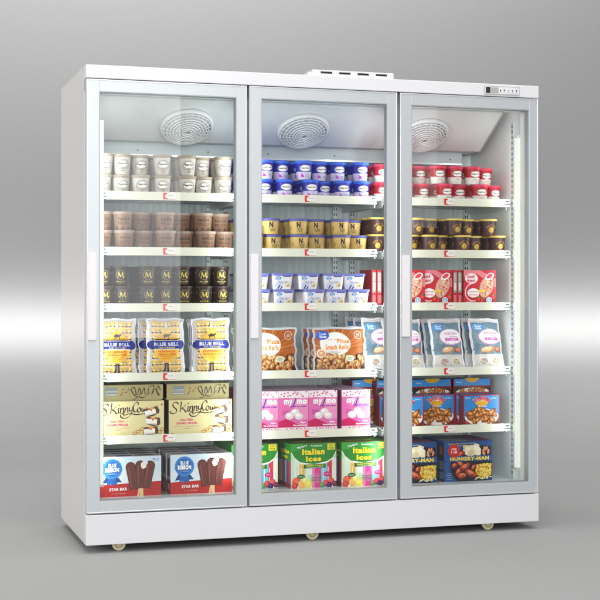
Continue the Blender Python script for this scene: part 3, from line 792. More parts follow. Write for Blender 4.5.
# green ices boxes
def ice_art(w, h):
    a = Art(w, h); rnd = random.Random(51)
    G = ink('2a8a2c'); G2 = ink('1d6a2a'); 
    a.rect(0, 0, 1, 1, ink('bfe0b4')); a.up()
    cols = ['c9e8c0', 'dff0dc', 'f0d070', 'cfe8c8', 'e8f0e4', 'e888b8', 'e03a8c', '66c4dc', 'e03a50', 'f0f0ea']
    xs_ = [0, .06, .18, .30, .34, .46, .52, .66, .80, .90, 1.0]
    for k in range(10): a.rect(xs_[k], 0, xs_[k+1], .66, ink(cols[k]))
    a.up()
    for x, c_, y1 in ((.12, 'd8e4dc', .50), (.255, 'e8b850', .50), (.42, 'bfe6b8', .30), (.58, 'd86aa8', .32), (.73, '78cce4', .42), (.84, 'd83a48', .54), (.95, 'f2efe2', .56)):
        a.rect(x-.045, .10, x+.045, y1, ink(c_)); 
    a.up()
    for x in (.12, .255, .73, .84, .95): a.rect(x-.03, .12, x-.015, .46, ink('f4f4f0'))
    a.up()
    a.poly([(0, 1), (1, 1), (1, .80), (.93, .64), (.8, .55), (.5, .49), (.2, .55), (.07, .66), (0, .80)], ink('f2f6ee')); a.up()
    a.poly([(0, 1), (1, 1), (1, .83), (.92, .67), (.8, .585), (.5, .53), (.2, .585), (.08, .69), (0, .83)], G); a.up()
    a.poly([(0, 1), (.3, 1), (.16, .85), (.0, .83)], ink('3aa03a')); a.rect(.80, .84, .97, .98, ink('f0e03a')); a.up(); a.text('FAT', .885, .935, .1, .04, ink('3a7a2a')); a.text('FREE', .885, .88, .12, .04, ink('3a7a2a'))
    Y = ink('f4e02a')
    a.text("Wyler's", .24, .925, .22, .06, ink('e8e4f4'), .05, rot=14); a.text('Authentic', .56, .945, .26, .04, ink('e8f0e4'), .02)
    a.text('Italian', .50, .80, .52, .15, ink('145018'), .07); a.text('Ices', .50, .64, .36, .13, ink('145018'), .07); a.up()
    a.text('Italian', .495, .81, .50, .14, Y, .055); a.text('Ices', .495, .65, .34, .12, Y, .055)
    a.up(); a.rect(.28, .44, .76, .53, G2); a.up(); a.text('VARIETY PACK', .52, .495, .40, .04, Y, .03); a.text('12 squeeze tubes', .52, .458, .34, .022, ink('d8f0d8'))
    a.ell(.22, .26, .085, .045, G2, 16); a.up(); a.text('Lemon', .22, .26, .1, .03, ink('e8f0d8')); a.ell(.80, .30, .09, .05, ink('d02a7a'), 16); a.up(); a.text('Cherry', .80, .30, .11, .03, ink('f4d8e8'))
    for k in range(3): a.rect(.44, .22-.035*k, .66, .235-.035*k, ink('5a7a5a'))
    fr_ = [(.12, .15, .09, 'd83a2a', 'f07050'), (.24, .10, .085, 'f0901c', 'f8c060'), (.08, .06, .07, 'c02030', 'e05050'), (.38, .09, .08, 'f0d830', 'f8ec80'), (.30, .17, .06, 'f0e060', 'fff4a0'),
           (.76, .09, .07, 'c01828', 'e85050'), (.88, .13, .07, 'd02030', 'f06060'), (.96, .07, .06, '5a1838', '903060'), (.84, .05, .06, '281848', '503080'), (.68, .05, .05, '3a8a3a', '60b060')]
    for x, y, r_, c1, c2 in fr_:
        a.ell(x, y, r_, r_, ink(c1), 14); a.up(); a.ell(x-.01, y+.015, r_*.7, r_*.7, ink(c2), 12); a.up()
    a.ring(.24, .10, .065, .065, .012, ink('fbe6b0'), 14)
    return a
def ice_side(d, h):
    a = Art(d, h); a.rect(0, .0, 1, 1, ink('7a5a8a')); a.up(); a.rect(0, .62, 1, 1, ink('2f8a30')); 
    for k, c_ in enumerate(['c8e0c0', 'e0c050', 'd04a90', '5ab0c8', '8a3a5a', 'c03a40']): a.rect(k/6, .12, (k+.8)/6, .6, ink(c_))
    a.rect(0, 0, 1, .1, ink('7a2838')); a.up(); a.text('Italian', .5, .82, .7, .1, ink('f0e02a'), .05); a.text('Ices', .5, .7, .45, .09, ink('f0e02a'), .05)
    return a
iw, ih, idp = .213, .194, .15
ta = Art(iw, idp, y0=0); ta.rect(0, 0, 1, .14, ink('a83a5a')); ta.rect(.05, .25, .95, .9, ink('2f8a30')); ta.up(); ta.text('Italian Ices', .5, .55, .6, .3, ink('e8e040'), .04)
icem = carton('c', iw, ih, idp, ink('c9e0c0'), ice_art(iw, ih), top=ink('4a8a3a'), sideart=ice_side(idp, ih), side=ink('7a5a8a'), topart=ta)
o1 = None
for i, (u, r_) in enumerate([(.762, 4), (1.018, 3), (1.250, 0)]):
    nm = ('leftmost', 'middle', 'rightmost')[i]
    for k in range(2 if i else 2):
        lab = f"green and striped ices box, {nm} one in front" if k == 0 else f"green ices box behind the {nm} front one"
        o = place(icem, 'ices_box', u, .14+.165*k+(.01, 0, 0)[i]*0+(.05 if i == 0 else .01 if i == 1 and not k else 0), DK, lab, 'box', 'green Italian ices boxes', (0, 0, R(r_*(1-k))), src=o1); o1 = o1 or o

# red strawberry bar cartons
def straw_art(w, h):
    a = Art(w, h); rnd = random.Random(61)
    a.rect(0, 0, 1, 1, ink('c42434')); a.up(); a.poly([(0, 1), (.5, 1), (1, .75), (1, .5), (.4, .9), (0, .8)], ink('e07a84')); a.poly([(.3, 0), (1, 0), (1, .3)], ink('a81424')); a.up()
    a.ell(.24, .76, .20, .15, ink('f2dade'), 20); a.up(); a.text('Good', .22, .82, .22, .10, ink('c01828'), .05, rot=5); a.text('Humor', .23, .70, .25, .10, ink('c01828'), .05, rot=5)
    a.ring(.30, .36, .25, .25, .03, ink('f4c8cc'), 22, 90, 300); a.ell(.30, .34, .19, .13, ink('f6eef0'), 20); a.up(); a.text('strawberry', .30, .37, .3, .06, ink('c83048'), .03); a.text('shortcake', .30, .29, .26, .05, ink('c83048'), .03)
    # crunchy bar
    for k, (rx, ry, c_) in enumerate(((.215, .345, 'a83a2c'), (.20, .33, 'dca48c'))): a.up(); a.blob(.71, .53, rx, ry, ink(c_), -22, .03, 14, rnd)
    for k in range(90):
        q = rnd.uniform(0, 2*PI); d_ = math.sqrt(rnd.random()); x = .17*d_*math.cos(q); y = .29*d_*math.sin(q)
        c_, s_ = math.cos(R(-22)), math.sin(R(-22))
        a.blob(.71+x*c_-y*s_, .53+(x*s_+y*c_), .02, .014, ink(rnd.choice(['c8543c', 'e8c8a8', 'f0dcc8', 'b84030', 'e0a080'])), rnd.uniform(0, 180), .3, 6, rnd)
    a.up(); a.blob(.80, .82, .15, .09, ink('f4ece8'), 30, .08, rnd=rnd); a.up(); a.blob(.80, .83, .11, .055, ink('d84050'), 30, .06, rnd=rnd)
    a.rect(.46, .36, .64, .43, ink('e8c83a'))
    for x, y, r_ in ((.92, .18, .10), (.46, .12, .09), (.57, .07, .06)): a.up(); a.blob(x, y, r_, r_, ink('b0101c'), 0, .08, rnd=rnd); a.up(); a.blob(x-.01, y+.04, r_*.6, r_*.5, ink('e04040'), rnd=rnd); a.blob(x+.01, y+.11, .05, .018, ink('3a8a3a'), 20, .3, rnd=rnd)
    a.up(); a.ell(.78, .13, .085, .085, ink('e8f2f8'), 18); a.up(); a.ell(.78, .13, .065, .065, ink('5ab0d8'), 18); a.up(); a.text('6', .78, .13, .05, .09, ink('ffffff'))
    a.text('6 BARS', .16, .07, .2, .05, ink('f2dade'))
    return a
def spine_art(d, h):
    a = Art(d, h); a.rect(.2, .35, .8, .92, ink('7c8a84')); a.up(); a.rect(.28, .68, .72, .88, ink('c8ccc4')); a.rect(.28, .42, .72, .62, ink('c8ccc4'))
    for k in range(7): a.rect(.3, .70+k*.025, .7, .708+k*.025, ink('505850'))
    a.rect(.2, .08, .8, .26, ink('e8b0b4')); return a
xw, xh = .160, .156
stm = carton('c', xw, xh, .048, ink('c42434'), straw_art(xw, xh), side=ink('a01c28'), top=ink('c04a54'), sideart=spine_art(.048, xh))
a = Art(.022, xh); a.rect(.15, .35, .85, .94, ink('8f9a94')); a.up(); a.rect(.25, .70, .75, .9, ink('d0d4cc')); a.rect(.25, .42, .75, .64, ink('d0d4cc'))
for k in range(8): a.rect(.28, .71+k*.024, .72, .72+k*.024, ink('4a524c'))
a.rect(.2, .05, .8, .28, ink('d86a70'))
spm = carton('c', .022, xh, .16, ink('b4202c'), a, side=ink('b8202c'), top=ink('c04a54'))
o1 = None
for i, (u, v) in enumerate([(1.470, .17), (1.606, .178), (1.820, .17)]):
    nm = ('leftmost', 'middle', 'rightmost')[i]
    for k in range(3):
        lab = f"red strawberry bar carton facing out, {nm} one in front" if k == 0 else f"red strawberry bar carton, {('', 'second', 'third')[k]} deep behind the {nm} front one"
        o = place(stm, 'frozen_bar_carton', u, v+.052*k, S3, lab, 'box', 'red strawberry bar cartons', src=o1); o1 = o1 or o
o2 = None
for i, (u, v, lab) in enumerate([(1.700, .175, 'red carton turned edge-on, left of the pair between facing cartons'), (1.7235, .175, 'red carton turned edge-on, right of the pair between facing cartons'),
                                 (1.318, .20, 'red carton seen edge-on through the middle door, left one'), (1.3425, .20, 'red carton seen edge-on through the middle door, right one')]):
    o = place(spm, 'frozen_bar_carton', u, v, S3, lab, 'box', 'red strawberry bar cartons', src=o2); o2 = o2 or o

# red-rimmed blue boxes of golden rolls
def tot_art(w, h):
    a = Art(w, h); rnd = random.Random(71)
    a.rect(0, 0, 1, 1, ink('a01c20')); a.up(); a.rect(.025, .03, .975, .97, ink('2f7fc4')); a.up()
    a.poly([(.025, .03), (.975, .03), (.975, .30), (.025, .22)], ink('5a1c18')); a.up()
    a.blob(.5, .26, .47, .21, ink('ece4da'), 0, .04, 16, rnd)
    a.text('PEPPERONI', .12, .90, .14, .035, ink('d8e8f4')); a.text('20 ROLLS', .84, .88, .14, .04, ink('d8e8f4'))
    pieces(a, rnd, (.14, .10, .86, .52, lambda x, y: ((x-.5)/.42)**2+((y-.27)/.27)**2 < 1), 46, .10, .056, [ink('6a3010'), ink('bd6f28'), ink('eab672')], .10)
    a.blob(.5, .74, .17, .085, ink('d8a020'), 0, .05, 12, rnd); a.up()
    a.arctext("Totino's", .5, .44, .335, .17, 84, ink('f6e8e0'), .09, cw=1.2); a.up(); a.arctext("Totino's", .5, .44, .335, .145, 84, ink('c8181c'), .045, cw=1.1)
    a.text('PIZZA ROLLS', .52, .62, .24, .045, ink('f0e8e0'), .04); a.text('2', .06, .10, .03, .07, ink('f0e0d0')); a.up(); a.blob(.09, .10, .05, .035, ink('c83030'), rnd=rnd)
    return a
tw, th = .182, .138
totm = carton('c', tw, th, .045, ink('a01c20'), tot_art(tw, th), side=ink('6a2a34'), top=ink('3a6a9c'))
o1 = None
for i, (u, v, r_) in enumerate([(1.463, .19, 1), (1.632, .235, -2), (1.826, .165, 1)]):
    nm = ('leftmost', 'middle', 'rightmost')[i]
    for k in range(2):
        lab = f"blue red-rimmed box of golden rolls, {nm} one in front" if k == 0 else f"blue red-rimmed rolls box right behind the {nm} front one"
        o = place(totm, 'snack_roll_box', u-.012*k, v+.055*k+.004*k, S5, lab, 'box', 'blue boxes of golden rolls', (0, 0, R(r_)), src=o1); o1 = o1 or o
a = Art(.19, .066); rnd = random.Random(5)
a.rect(.02, .46, .98, .94, ink('3a86c8')); a.ell(.5, 1.06, .20, .13, ink('d8a020')); a.arctext("Totino's", .5, .30, .36, .34, 70, ink('f6e8e0'), .09, cw=1.2); a.arctext("Totino's", .5, .30, .36, .30, 70, ink('c8181c'), .05, cw=1.1)
a.text('PEPPERONI', .14, .7, .14, .08, ink('d8e8f4')); a.rect(.0, .36, 1, .46, ink('8a1c20')); a.rect(.02, .0, .98, .36, ink('2c2a30'))
a.blob(.5, .05, .44, .09, ink('e8e0d4'), 0, .05, 14, rnd)
pieces(a, rnd, (.15, .0, .85, .26), 22, .06, .03, [ink('6a3010'), ink('b4692a'), ink('dfa460')], .1)
flt = carton('c', .19, .058, .14, ink('a01c20'), a, side=ink('6a2a34'), top=ink('3a6a9c'))
sbx = None; bx2 = None
for i, u in enumerate([1.47, 1.652, 1.853]):
    nm = ('leftmost', 'middle', 'rightmost')[i]
    o = place(totm, 'snack_roll_box', u, .325, S5, f"blue red-rimmed rolls box carrying the {nm} flat-laid box at back", 'box', 'blue boxes of golden rolls', src=o1)
    place(totm, 'snack_roll_box', u, .395, S5, f"hindmost standing rolls box below the {nm} flat-laid box", 'box', 'blue boxes of golden rolls', src=o1)
    o = place(flt, 'snack_roll_box', u, .325, S5+th+.0006, f"{nm} of three blue rolls boxes laid flat atop the back row", 'box', 'blue boxes of golden rolls', src=bx2); bx2 = bx2 or o
place(totm, 'snack_roll_box', 1.372, .38, S5, 'blue rolls box seen past the pink boxes, lower one', 'box', 'blue boxes of golden rolls', (0, 0, R(-2)), src=o1)
place(flt, 'snack_roll_box', 1.372, .38, S5+th+.0006, 'blue rolls box seen past the pink boxes, upper one', 'box', 'blue boxes of golden rolls', src=bx2)

# blue dinner boxes
def hun_art(w, h):
    a = Art(w, h); rnd = random.Random(81)
    a.rect(0, 0, 1, 1, ink('17427c')); a.up(); a.poly([(0, 0), (.3, 0), (.12, 1), (0, 1)], ink('1f5090')); a.up()
    a.ell(.58, .36, .46, .36, ink('15141a'), 26); a.poly([(.45, .60), (.98, .62), (.98, .86), (.6, .9)], ink('15141a'))
    a.text('CLASSIC FRIED CHICKEN DINNER', .36, .94, .56, .028, ink('d0b83a')); a.rect(.1, .895, .44, .905, ink('8fa8c8')); a.rect(.1, .87, .36, .88, ink('8fa8c8'))
    a.up()
    a.blob(.58, .76, .19, .10, ink('e0d0a8'), 0, .08, 14, rnd)
    for k in range(20): a.blob(rnd.uniform(.44, .72), rnd.uniform(.68, .84), .07, .05, ink(rnd.choice(['e6d8b4', 'f2e8cc', 'd8c494'])), rnd.uniform(0, 180), .2, rnd=rnd); 
    pieces(a, rnd, (.80, .66, .94, .80), 6, .045, .03, [ink('8a4a24'), ink('c8845a'), ink('e8c4a0')])
    a.blob(.82, .25, .17, .13, ink('e0a818'), 0, .08, 14, rnd)
    for k in range(220): 
        x, y = rnd.uniform(.66, .97), rnd.uniform(.06, .42)
        a.blob(x, y, .024, .013, ink(rnd.choice(['e8b820', 'f4d850', 'd89810', 'f8e488'])), rnd.uniform(0, 180), .2, 6, rnd)
    for k in range(6): a.blob(rnd.uniform(.7, .95), rnd.uniform(.08, .4), .012, .012, ink('b04020'), rnd=rnd)
    for x, y, r1, r2, q in ((.20, .40, .08, .05, 20), (.32, .44, .10, .05, -30), (.42, .36, .13, .06, 30), (.28, .24, .09, .06, 60), (.54, .20, .14, .075, -25), (.36, .15, .11, .06, 10), (.60, .34, .07, .05, 40), (.33, .68, .10, .045, 30)):
        a.up(); a.blob(x, y, r1, r2, ink('5a1410'), q, .16, rnd=rnd); a.blob(x, y+.01, r1*.85, r2*.8, ink('a8341c'), q, .22, rnd=rnd)
        for _ in range(4): a.blob(x+rnd.uniform(-r1, r1)*.5, y+rnd.uniform(-r2, r2)*.6, r1*.22, r2*.22, ink(rnd.choice(['c8582c', '7a2010', 'd87040'])), q, .3, 7, rnd); a.up(); a.blob(x-.01, y+.03, r1*.45, r2*.35, ink('e08050'), q, .2, rnd=rnd)
    a.rect(.0, .50, 1, .635, ink('1d4c8e')); a.up(); a.text('HUNGRY-MAN', .515, .567, .82, .095, ink('f4d428'), .055); a.rect(.92, .50, .98, .64, ink('c8a024')) if False else None
    a.up(); a.ell(.19, .77, .125, .125, ink('c4201c'), 24); a.up(); a.text('OVER', .19, .81, .11, .045, ink('f8e8e0'), .04); a.text('1 LB', .19, .74, .12, .055, ink('f8e8e0'), .04)
    for k in range(4): a.rect(.04, .06+.05*k, .14, .072+.05*k, ink('8fa8c8'))
    a.ribbon([(.62, .03), (.72, .08), (.78, .04), (.9, .10)], .003, ink('d8e0e8'))
    return a
def hun_side(d, h):
    a = Art(d, h); a.rect(.15, .30, .85, .50, ink('9ab0c4')); a.rect(.15, .06, .85, .24, ink('7f98b0')); a.rect(.1, .62, .9, .9, ink('5a3a2c')); a.up(); a.rect(.2, .66, .6, .86, ink('b86a34'))
    for k in range(5): a.rect(.2, .32+.035*k, .8, .335+.035*k, ink('33506e'))
    return a
hw_, hh_ = .236, .181
ta = Art(hw_, .062, y0=0); ta.rect(.05, .2, .5, .5, ink('c8b03a')); ta.rect(.55, .2, .95, .8, ink('8a2a20'))
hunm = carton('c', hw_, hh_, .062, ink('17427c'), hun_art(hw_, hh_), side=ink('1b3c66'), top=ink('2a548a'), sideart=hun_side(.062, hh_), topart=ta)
o1 = None
for i, u in enumerate([1.478, 1.7495]):
    nm = ('left', 'right')[i]
    for k in range(4):
        lab = f"blue chicken dinner box, {nm} one in front" if k == 0 else f"blue chicken dinner box, {ORD[k-1]} behind the {nm} front one"
        o = place(hunm, 'dinner_box', u, .14+.065*k, DK, lab, 'box', 'blue chicken dinner boxes', (0, 0, R(.8 if k == 0 else 0)), src=o1); o1 = o1 or o

# ------------------------------------------------------------------ the freezer
W, D_, H = 2.031, .733, 1.95
fz = empty('display_freezer', (0, 0, 0))
tag(fz, 'tall white three-door glass display freezer on small cream casters', 'display freezer')
def part(mb, name, parent=fz, bevel=0, **k): return mb.build(name, parent, bevel=bevel, **k)
mb = MB(); mb.box(0, .05, .047, D_, .0, H, M_side); part(mb, 'side_panel', bevel=.002)
mb = MB(); mb.box(W-.05, W, .047, D_, .0, H, M_side); part(mb, 'side_panel', bevel=.002)
mb = MB(); mb.box(0, W, 0, .0465, 1.8955, H, M_body); mb.box(.0503, W-.0503, .0465, D_, 1.8955, H-.0006, M_body); part(mb, 'top_panel', bevel=.003)
mb = MB(); mb.box(-.0, W, .0, .0465, .0, .1235, M_body); part(mb, 'plinth', bevel=.0025)
mb = MB(); mb.box(.0505, W-.0505, .02, .6, .04, .12, M_dark); mb.box(.0505, W-.0505, .047, .1, .1215, .1700, M_int); part(mb, 'base_frame')
mb = MB(); mb.box(.05, W-.05, .6, D_-.002, .04, 1.892, M_back); part(mb, 'back_panel')
M_deck = mat('deck_liner', (.62, .68, .70), .12, spec=.7)
mb = MB(); mb.box(.0502, W-.0502, .05, .5998, .123, DK, M_deck); part(mb, 'floor_deck')
mb = MB(); mb.box(.0502, W-.0502, .05, .5998, 1.85, 1.892, M_int); part(mb, 'ceiling_panel')
mb = MB(); mb.box(.0502, .062, .06, .5995, DK, 1.85, M_int); mb.box(W-.062, W-.0502, .06, .5995, DK, 1.85, M_int); part(mb, 'side_liner')
# mullions with LED bars
for u in (.677, 1.354):
    mb = MB(); mb.box(u-.028, u+.028, .052, .088, DK, 1.85, M_int); mb.box(u-.036, u+.036, .05, .0555, DK+.001, 1.849, M_alu2)
    mb.box(u-.030, u-.0285, .062, .08, DK+.02, 1.84, M_gask)
    part(mb, 'mullion', bevel=.001)
# front trim behind the door gaps
mb = MB(); mb.box(0.001, W-.001, .0465, .058, 1.848, 1.893, M_dark); mb.box(.002, .05, .0445, .0468, .126, 1.893, M_gask); part(mb, 'front_trim')
# LED strips visible at both ends
for u, s in ((.071, 1), (1.962, -1)):
    mb = MB(); mb.box(u-.0085, u+.0085, .062, .080, .235, 1.722, M_led)
    mb.box(u-.014, u+.014, .080, .086, .225, 1.735, M_alu2); part(mb, 'led_strip')
# evaporator housing
mb = MB(); u0, u1 = .064, 1.925
v0, zt, v1, zb = .15, 1.8495, .40, 1.69
pr = [(v0, zt), (v0, 1.842), (v1, zb), (.5995, zb), (.5995, zt)]
vs = [(u0, v, z) for v, z in pr]+[(u1, v, z) for v, z in pr]
mb.add(vs, [(i, (i+1) % 5, 5+(i+1) % 5, 5+i) for i in range(5)]+[(4, 3, 2, 1, 0), (5, 6, 7, 8, 9)], M_hous)
for (va, za), (vb, zb2) in zip(pr, pr[1:4]):  # thin grey strips added along the right end, drawing its dark shadow line
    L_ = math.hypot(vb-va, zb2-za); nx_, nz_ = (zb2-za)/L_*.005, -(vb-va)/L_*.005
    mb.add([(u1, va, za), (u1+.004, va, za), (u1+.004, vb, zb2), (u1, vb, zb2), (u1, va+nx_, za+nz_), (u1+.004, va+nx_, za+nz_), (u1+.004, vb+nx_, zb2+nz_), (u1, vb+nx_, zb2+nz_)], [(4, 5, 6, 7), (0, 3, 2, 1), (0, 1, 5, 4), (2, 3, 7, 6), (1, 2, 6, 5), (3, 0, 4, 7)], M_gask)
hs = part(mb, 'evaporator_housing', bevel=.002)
mb = MB(); mb.box(u0, 1.86, .46, .5997, 1.632, 1.6895, M_hous2); mb.box(u0, 1.862, .456, .4598, 1.628, 1.637, M_alu2); 
for u in (.3, .62, .9, 1.22, 1.6, 1.8): mb.box(u-.003, u+.003, .4585, .4598, 1.652, 1.658, M_dark)
part(mb, 'drip_tray', bevel=.001)
slope = math.atan2(1.842-zb, v1-v0)
for u in (.4865, 1.0165, 1.595):
    mb = MB(); r0 = .116
    z = 1.842-(.30-v0)*math.tan(slope)
    N = Vector((0, -math.sin(slope), -math.cos(slope)))
    Mx = Matrix.Translation((u, .30, z)) @ N.to_track_quat('Z', 'Y').to_matrix().to_4x4()
    mb.lathe([(r0, .001), (r0+.004, .004), (r0, .014), (r0-.008, .018), (r0-.011, .012)], M_grille, 40, Mx)
    mb.disc(r0-.009, .0025, M_gdark, 40, Mx)
    for k, rr_ in enumerate((.014, .027, .040, .053, .066, .079, .092, .105)):
        hgt = .012+.026*math.sqrt(max(0, 1-(rr_/r0)**2))
        pts = [Mx @ Vector((rr_*math.cos(2*PI*q/36), rr_*math.sin(2*PI*q/36), hgt)) for q in range(36)]
        mb.tube(pts, .0027, M_grille, 5, True)
    for q in range(24):
        aa = 2*PI*q/24; pts = []
        for rr_ in (.012, .04, .065, .09, .111):
            hgt = .012+.024*math.sqrt(max(0, 1-(rr_/r0)**2))
            pts.append(Mx @ Vector((rr_*math.cos(aa), rr_*math.sin(aa), hgt)))
        mb.tube(pts, .0016, M_grille, 4)
    f = mb.build('fan_grille', hs)
# uprights (slotted) on the back wall, plus corner posts at the front
def upright(u, v, w_=.022, flip=1, z0=.19, z1=1.625, side=False):
    mb = MB(); dpt = .018
    if not side:
        mb.box(u-w_/2, u+w_/2, v-dpt, v, z0, z1, M_wire)
        z = z0+.02
        while z < z1-.02:
            for s_ in (-1, 1): mb.box(u+s_*.005-.0022, u+s_*.005+.0022, v-dpt-.0006, v-dpt, z, z+.012, M_dark)
            z += .025
    else:
        mb.box(u-.004 if flip > 0 else u, u if flip > 0 else u+.004, v-w_/2, v+w_/2, z0, z1, M_wire)
        z = z0+.02; uu = u-.004 if flip > 0 else u+.004
        while z < z1-.02:
            mb.box(min(uu, uu-.0006*flip), max(uu, uu-.0006*flip), v-.004, v+.004, z, z+.012, M_dark)
            z += .025
    part(mb, 'shelf_upright')
for u in (.09, .654, .734, 1.266, 1.351, 1.94): upright(u, .5998)
upright(1.9688, .135, .016, 1, .18, 1.80, True); upright(.0622, .135, .016, -1, .18, 1.80, True)
for u in (.649, 1.326): upright(u-.0003, .072, .012, 1, .18, 1.80, True)
# shelves
secs = [(.088, .664, .108, .647, .395), (.700, 1.306, .712, 1.276, 1.012), (1.334, 1.946, 1.350, 1.926, 1.640)]
strip_tops = [1.449, 1.216, .980, .688, .428]
tagx = {0: .372, 1: .998, 2: 1.655}
shown = [S1, S2, S3, S4, S5]
for si, (a0, a1, b0, b1, _) in enumerate(secs):
    for k, zt_ in enumerate(strip_tops):
        zz = shown[k]
        mb = MB(); r = .0016; n = int((a1-a0)/.024)
        for j in range(n+1):
            u = a0+(a1-a0)*j/n; mb.tube([(u, .150, zz-r-.0004), (u, .585, zz-r-.0004)], r, M_wire, 5)
        for v in (.152, .25, .36, .47, .583): mb.tube([(a0, v, zz-3*r-.0012), (a1, v, zz-3*r-.0012)], .003, M_wire, 6)
        mb.tube([(a0, .150, zz-.018), (a1, .150, zz-.018)], .0026, M_wire, 6)
        shf = part(mb, 'shelf')
        mb = MB()
        for u in (a0+.004, a1-.004):
            mb.box(u-.0016, u+.0016, .15, .585, zz-.034, zz-.008, M_wire)
        mb.build('shelf_bracket', shf)
        mb = MB(); zb_ = zt_-.035
        mb.add([(b0, .1385, zt_), (b1, .1385, zt_), (b1, .1405, zt_), (b0, .1405, zt_), (b0, .134, zb_), (b1, .134, zb_), (b1, .1405, zb_-.001), (b0, .1405, zb_-.001)],
               [(4, 5, 1, 0), (0, 1, 2, 3), (3, 2, 6, 7), (7, 6, 5, 4), (0, 3, 7, 4), (1, 5, 6, 2)], M_strip)
        st = mb.build('price_strip', shf, bevel=.0006)
        # end clips
        def fy(z, e): return .134+(.0045)*(z-zb_)/.035-e
        mb = MB()
        for (x0_, x1_) in ((b0-.034 if si == 0 else b0-.012, b0-.001), (b1+.001, b1+.030)):
            x0_ = max(x0_, a0-.02)
            mb.box(x0_, x1_, .137, .141, zt_-.021, zt_-.001, M_clear)
            mb.box(x0_, x1_, .1365, .1405, zb_+.001, zb_+.008, M_wire)
            if x1_-x0_ > .02: mb.box(x0_+.006, x1_-.006, .1360, .1368, zt_-.014, zt_-.007, M_dark)
        mb.tube([(b1+.002, .139, zt_-.002), (b1+.024, .139, zt_-.003), (b1+.034, .141, zt_-.012), (b1+.040, .15, zt_-.022)], .002, M_wire, 5)
        mb.build('end_clip', shf)
        mb = MB(); tx = tagx[si]
        def q4(x0_, x1_, z0_, z1_, e, m_):
            mb.add([(x0_, fy(z0_, e), z0_), (x1_, fy(z0_, e), z0_), (x1_, fy(z1_, e), z1_), (x0_, fy(z1_, e), z1_)], [(0, 1, 2, 3)], m_)
        q4(tx-.026, tx+.026, zb_+.004, zt_-.003, .0006, M_tagw)
        q4(tx-.026, tx-.016, zb_+.004, zt_-.003, .001, M_red)
        q4(tx-.016, tx-.008, zt_-.010, zt_-.003, .001, M_red); q4(tx-.016, tx-.006, zb_+.004, zb_+.009, .001, M_red)
        q4(tx-.016, tx+.026, zb_+.004, zb_+.006, .001, ink('e88a80')); q4(tx-.004, tx+.018, zt_-.016, zt_-.013, .001, ink('c8a8a0'))
        mb.build('price_tag', st)
# doors
def door(u0, u1, hx0, hx1, z0=.1295, z1=1.8912):
    fl, ft, fb = .0515, .049, .047
    fr = MB(); t0, t1 = .0005, .044
    gx0, gx1, gz0, gz1 = u0+fl, u1-.0435, z0+fb, z1-ft
    for a0, a1, c0, c1 in ((u0, gx0, z0, z1), (gx1, u1, z0, z1), (gx0-.0002, gx1+.0002, z0, gz0), (gx0-.0002, gx1+.0002, gz1, z1)):
        fr.box(a0, a1, t0, t1, c0, c1, M_alu)
    # bright outer edge trims
    e = .0045
    for a0, a1, c0, c1 in ((u0-.0004, u0+e, z0-.0004, z1+.0004), (u1-e, u1+.0004, z0-.0004, z1+.0004), (u0+e, u1-e, z1-e, z1+.0004), (u0+e, u1-e, z0-.0004, z0+e)):
        fr.box(a0, a1, -.0016, .004, c0, c1, M_alu2)
    d = part(fr, 'door', bevel=.0008)
    g = MB()
    i_ = .0035
    for a0, a1, c0, c1 in ((gx0, gx0+i_, gz0, gz1), (gx1-i_, gx1, gz0, gz1), (gx0+i_, gx1-i_, gz0, gz0+i_), (gx0+i_, gx1-i_, gz1-i_, gz1)):
        g.box(a0, a1, .002, .0395, c0, c1, M_gask)
    g.build('glazing_seal', d)
    g = MB(); g.box(u0+.004, u1-.004, .0443, .0495, z0+.004, z0+.03, M_gask); g.box(u0+.004, u1-.004, .0443, .0495, z1-.03, z1-.004, M_gask)
    g.box(u0+.004, u0+.03, .0443, .0495, z0+.03, z1-.03, M_gask); g.box(u1-.03, u1-.004, .0443, .0495, z0+.03, z1-.03, M_gask)
    g.build('magnetic_gasket', d)
    p = MB(); x0, x1 = gx0+i_*.6, gx1-i_*.6; y = .009
    p.add([(x0, y, gz0+.002), (x1, y, gz0+.002), (x1, y, gz1-.002), (x0, y, gz1-.002)], [(0, 1, 2, 3)], M_glass)
    p.build('glass_pane', d)
    h_ = MB(); h_.box(hx0, hx1, -.0125, -.0002, .833, 1.186, M_handle); h_.box(hx1-.0005, hx1+.004, -.006, .0004, .835, 1.184, M_alu2)
    h_.build('handle', d, bevel=.0015)
    hg = MB()
    for z in (z0-.0005, ):
        hg.tube([(u1-.012, .02, z0-.006), (u1-.012, .02, z0+.001)], .006, M_alu2, 10); hg.tube([(u1-.012, .02, z1-.001), (u1-.012, .02, z1+.004)], .006, M_alu2, 10)
    hg.build('hinge', d)
door(.0025, .6740, .0075, .0395); door(.6855, 1.3495, .690, .7225); door(1.3650, 2.0270, 1.3700, 1.4050)
# vent/junction cover on the roof
vc = MB(); vc.box(.973, 1.345, .03, .13, H+.0002, 1.9795, M_body); vc.box(.955, .973, .035, .10, H+.0002, 1.968, M_body)
for k in range(4):
    u = 1.036+k*.084; vc.box(u-.026, u+.026, .0288, .031, 1.964, 1.9725, M_black)
part(vc, 'vent_cover', bevel=.001)
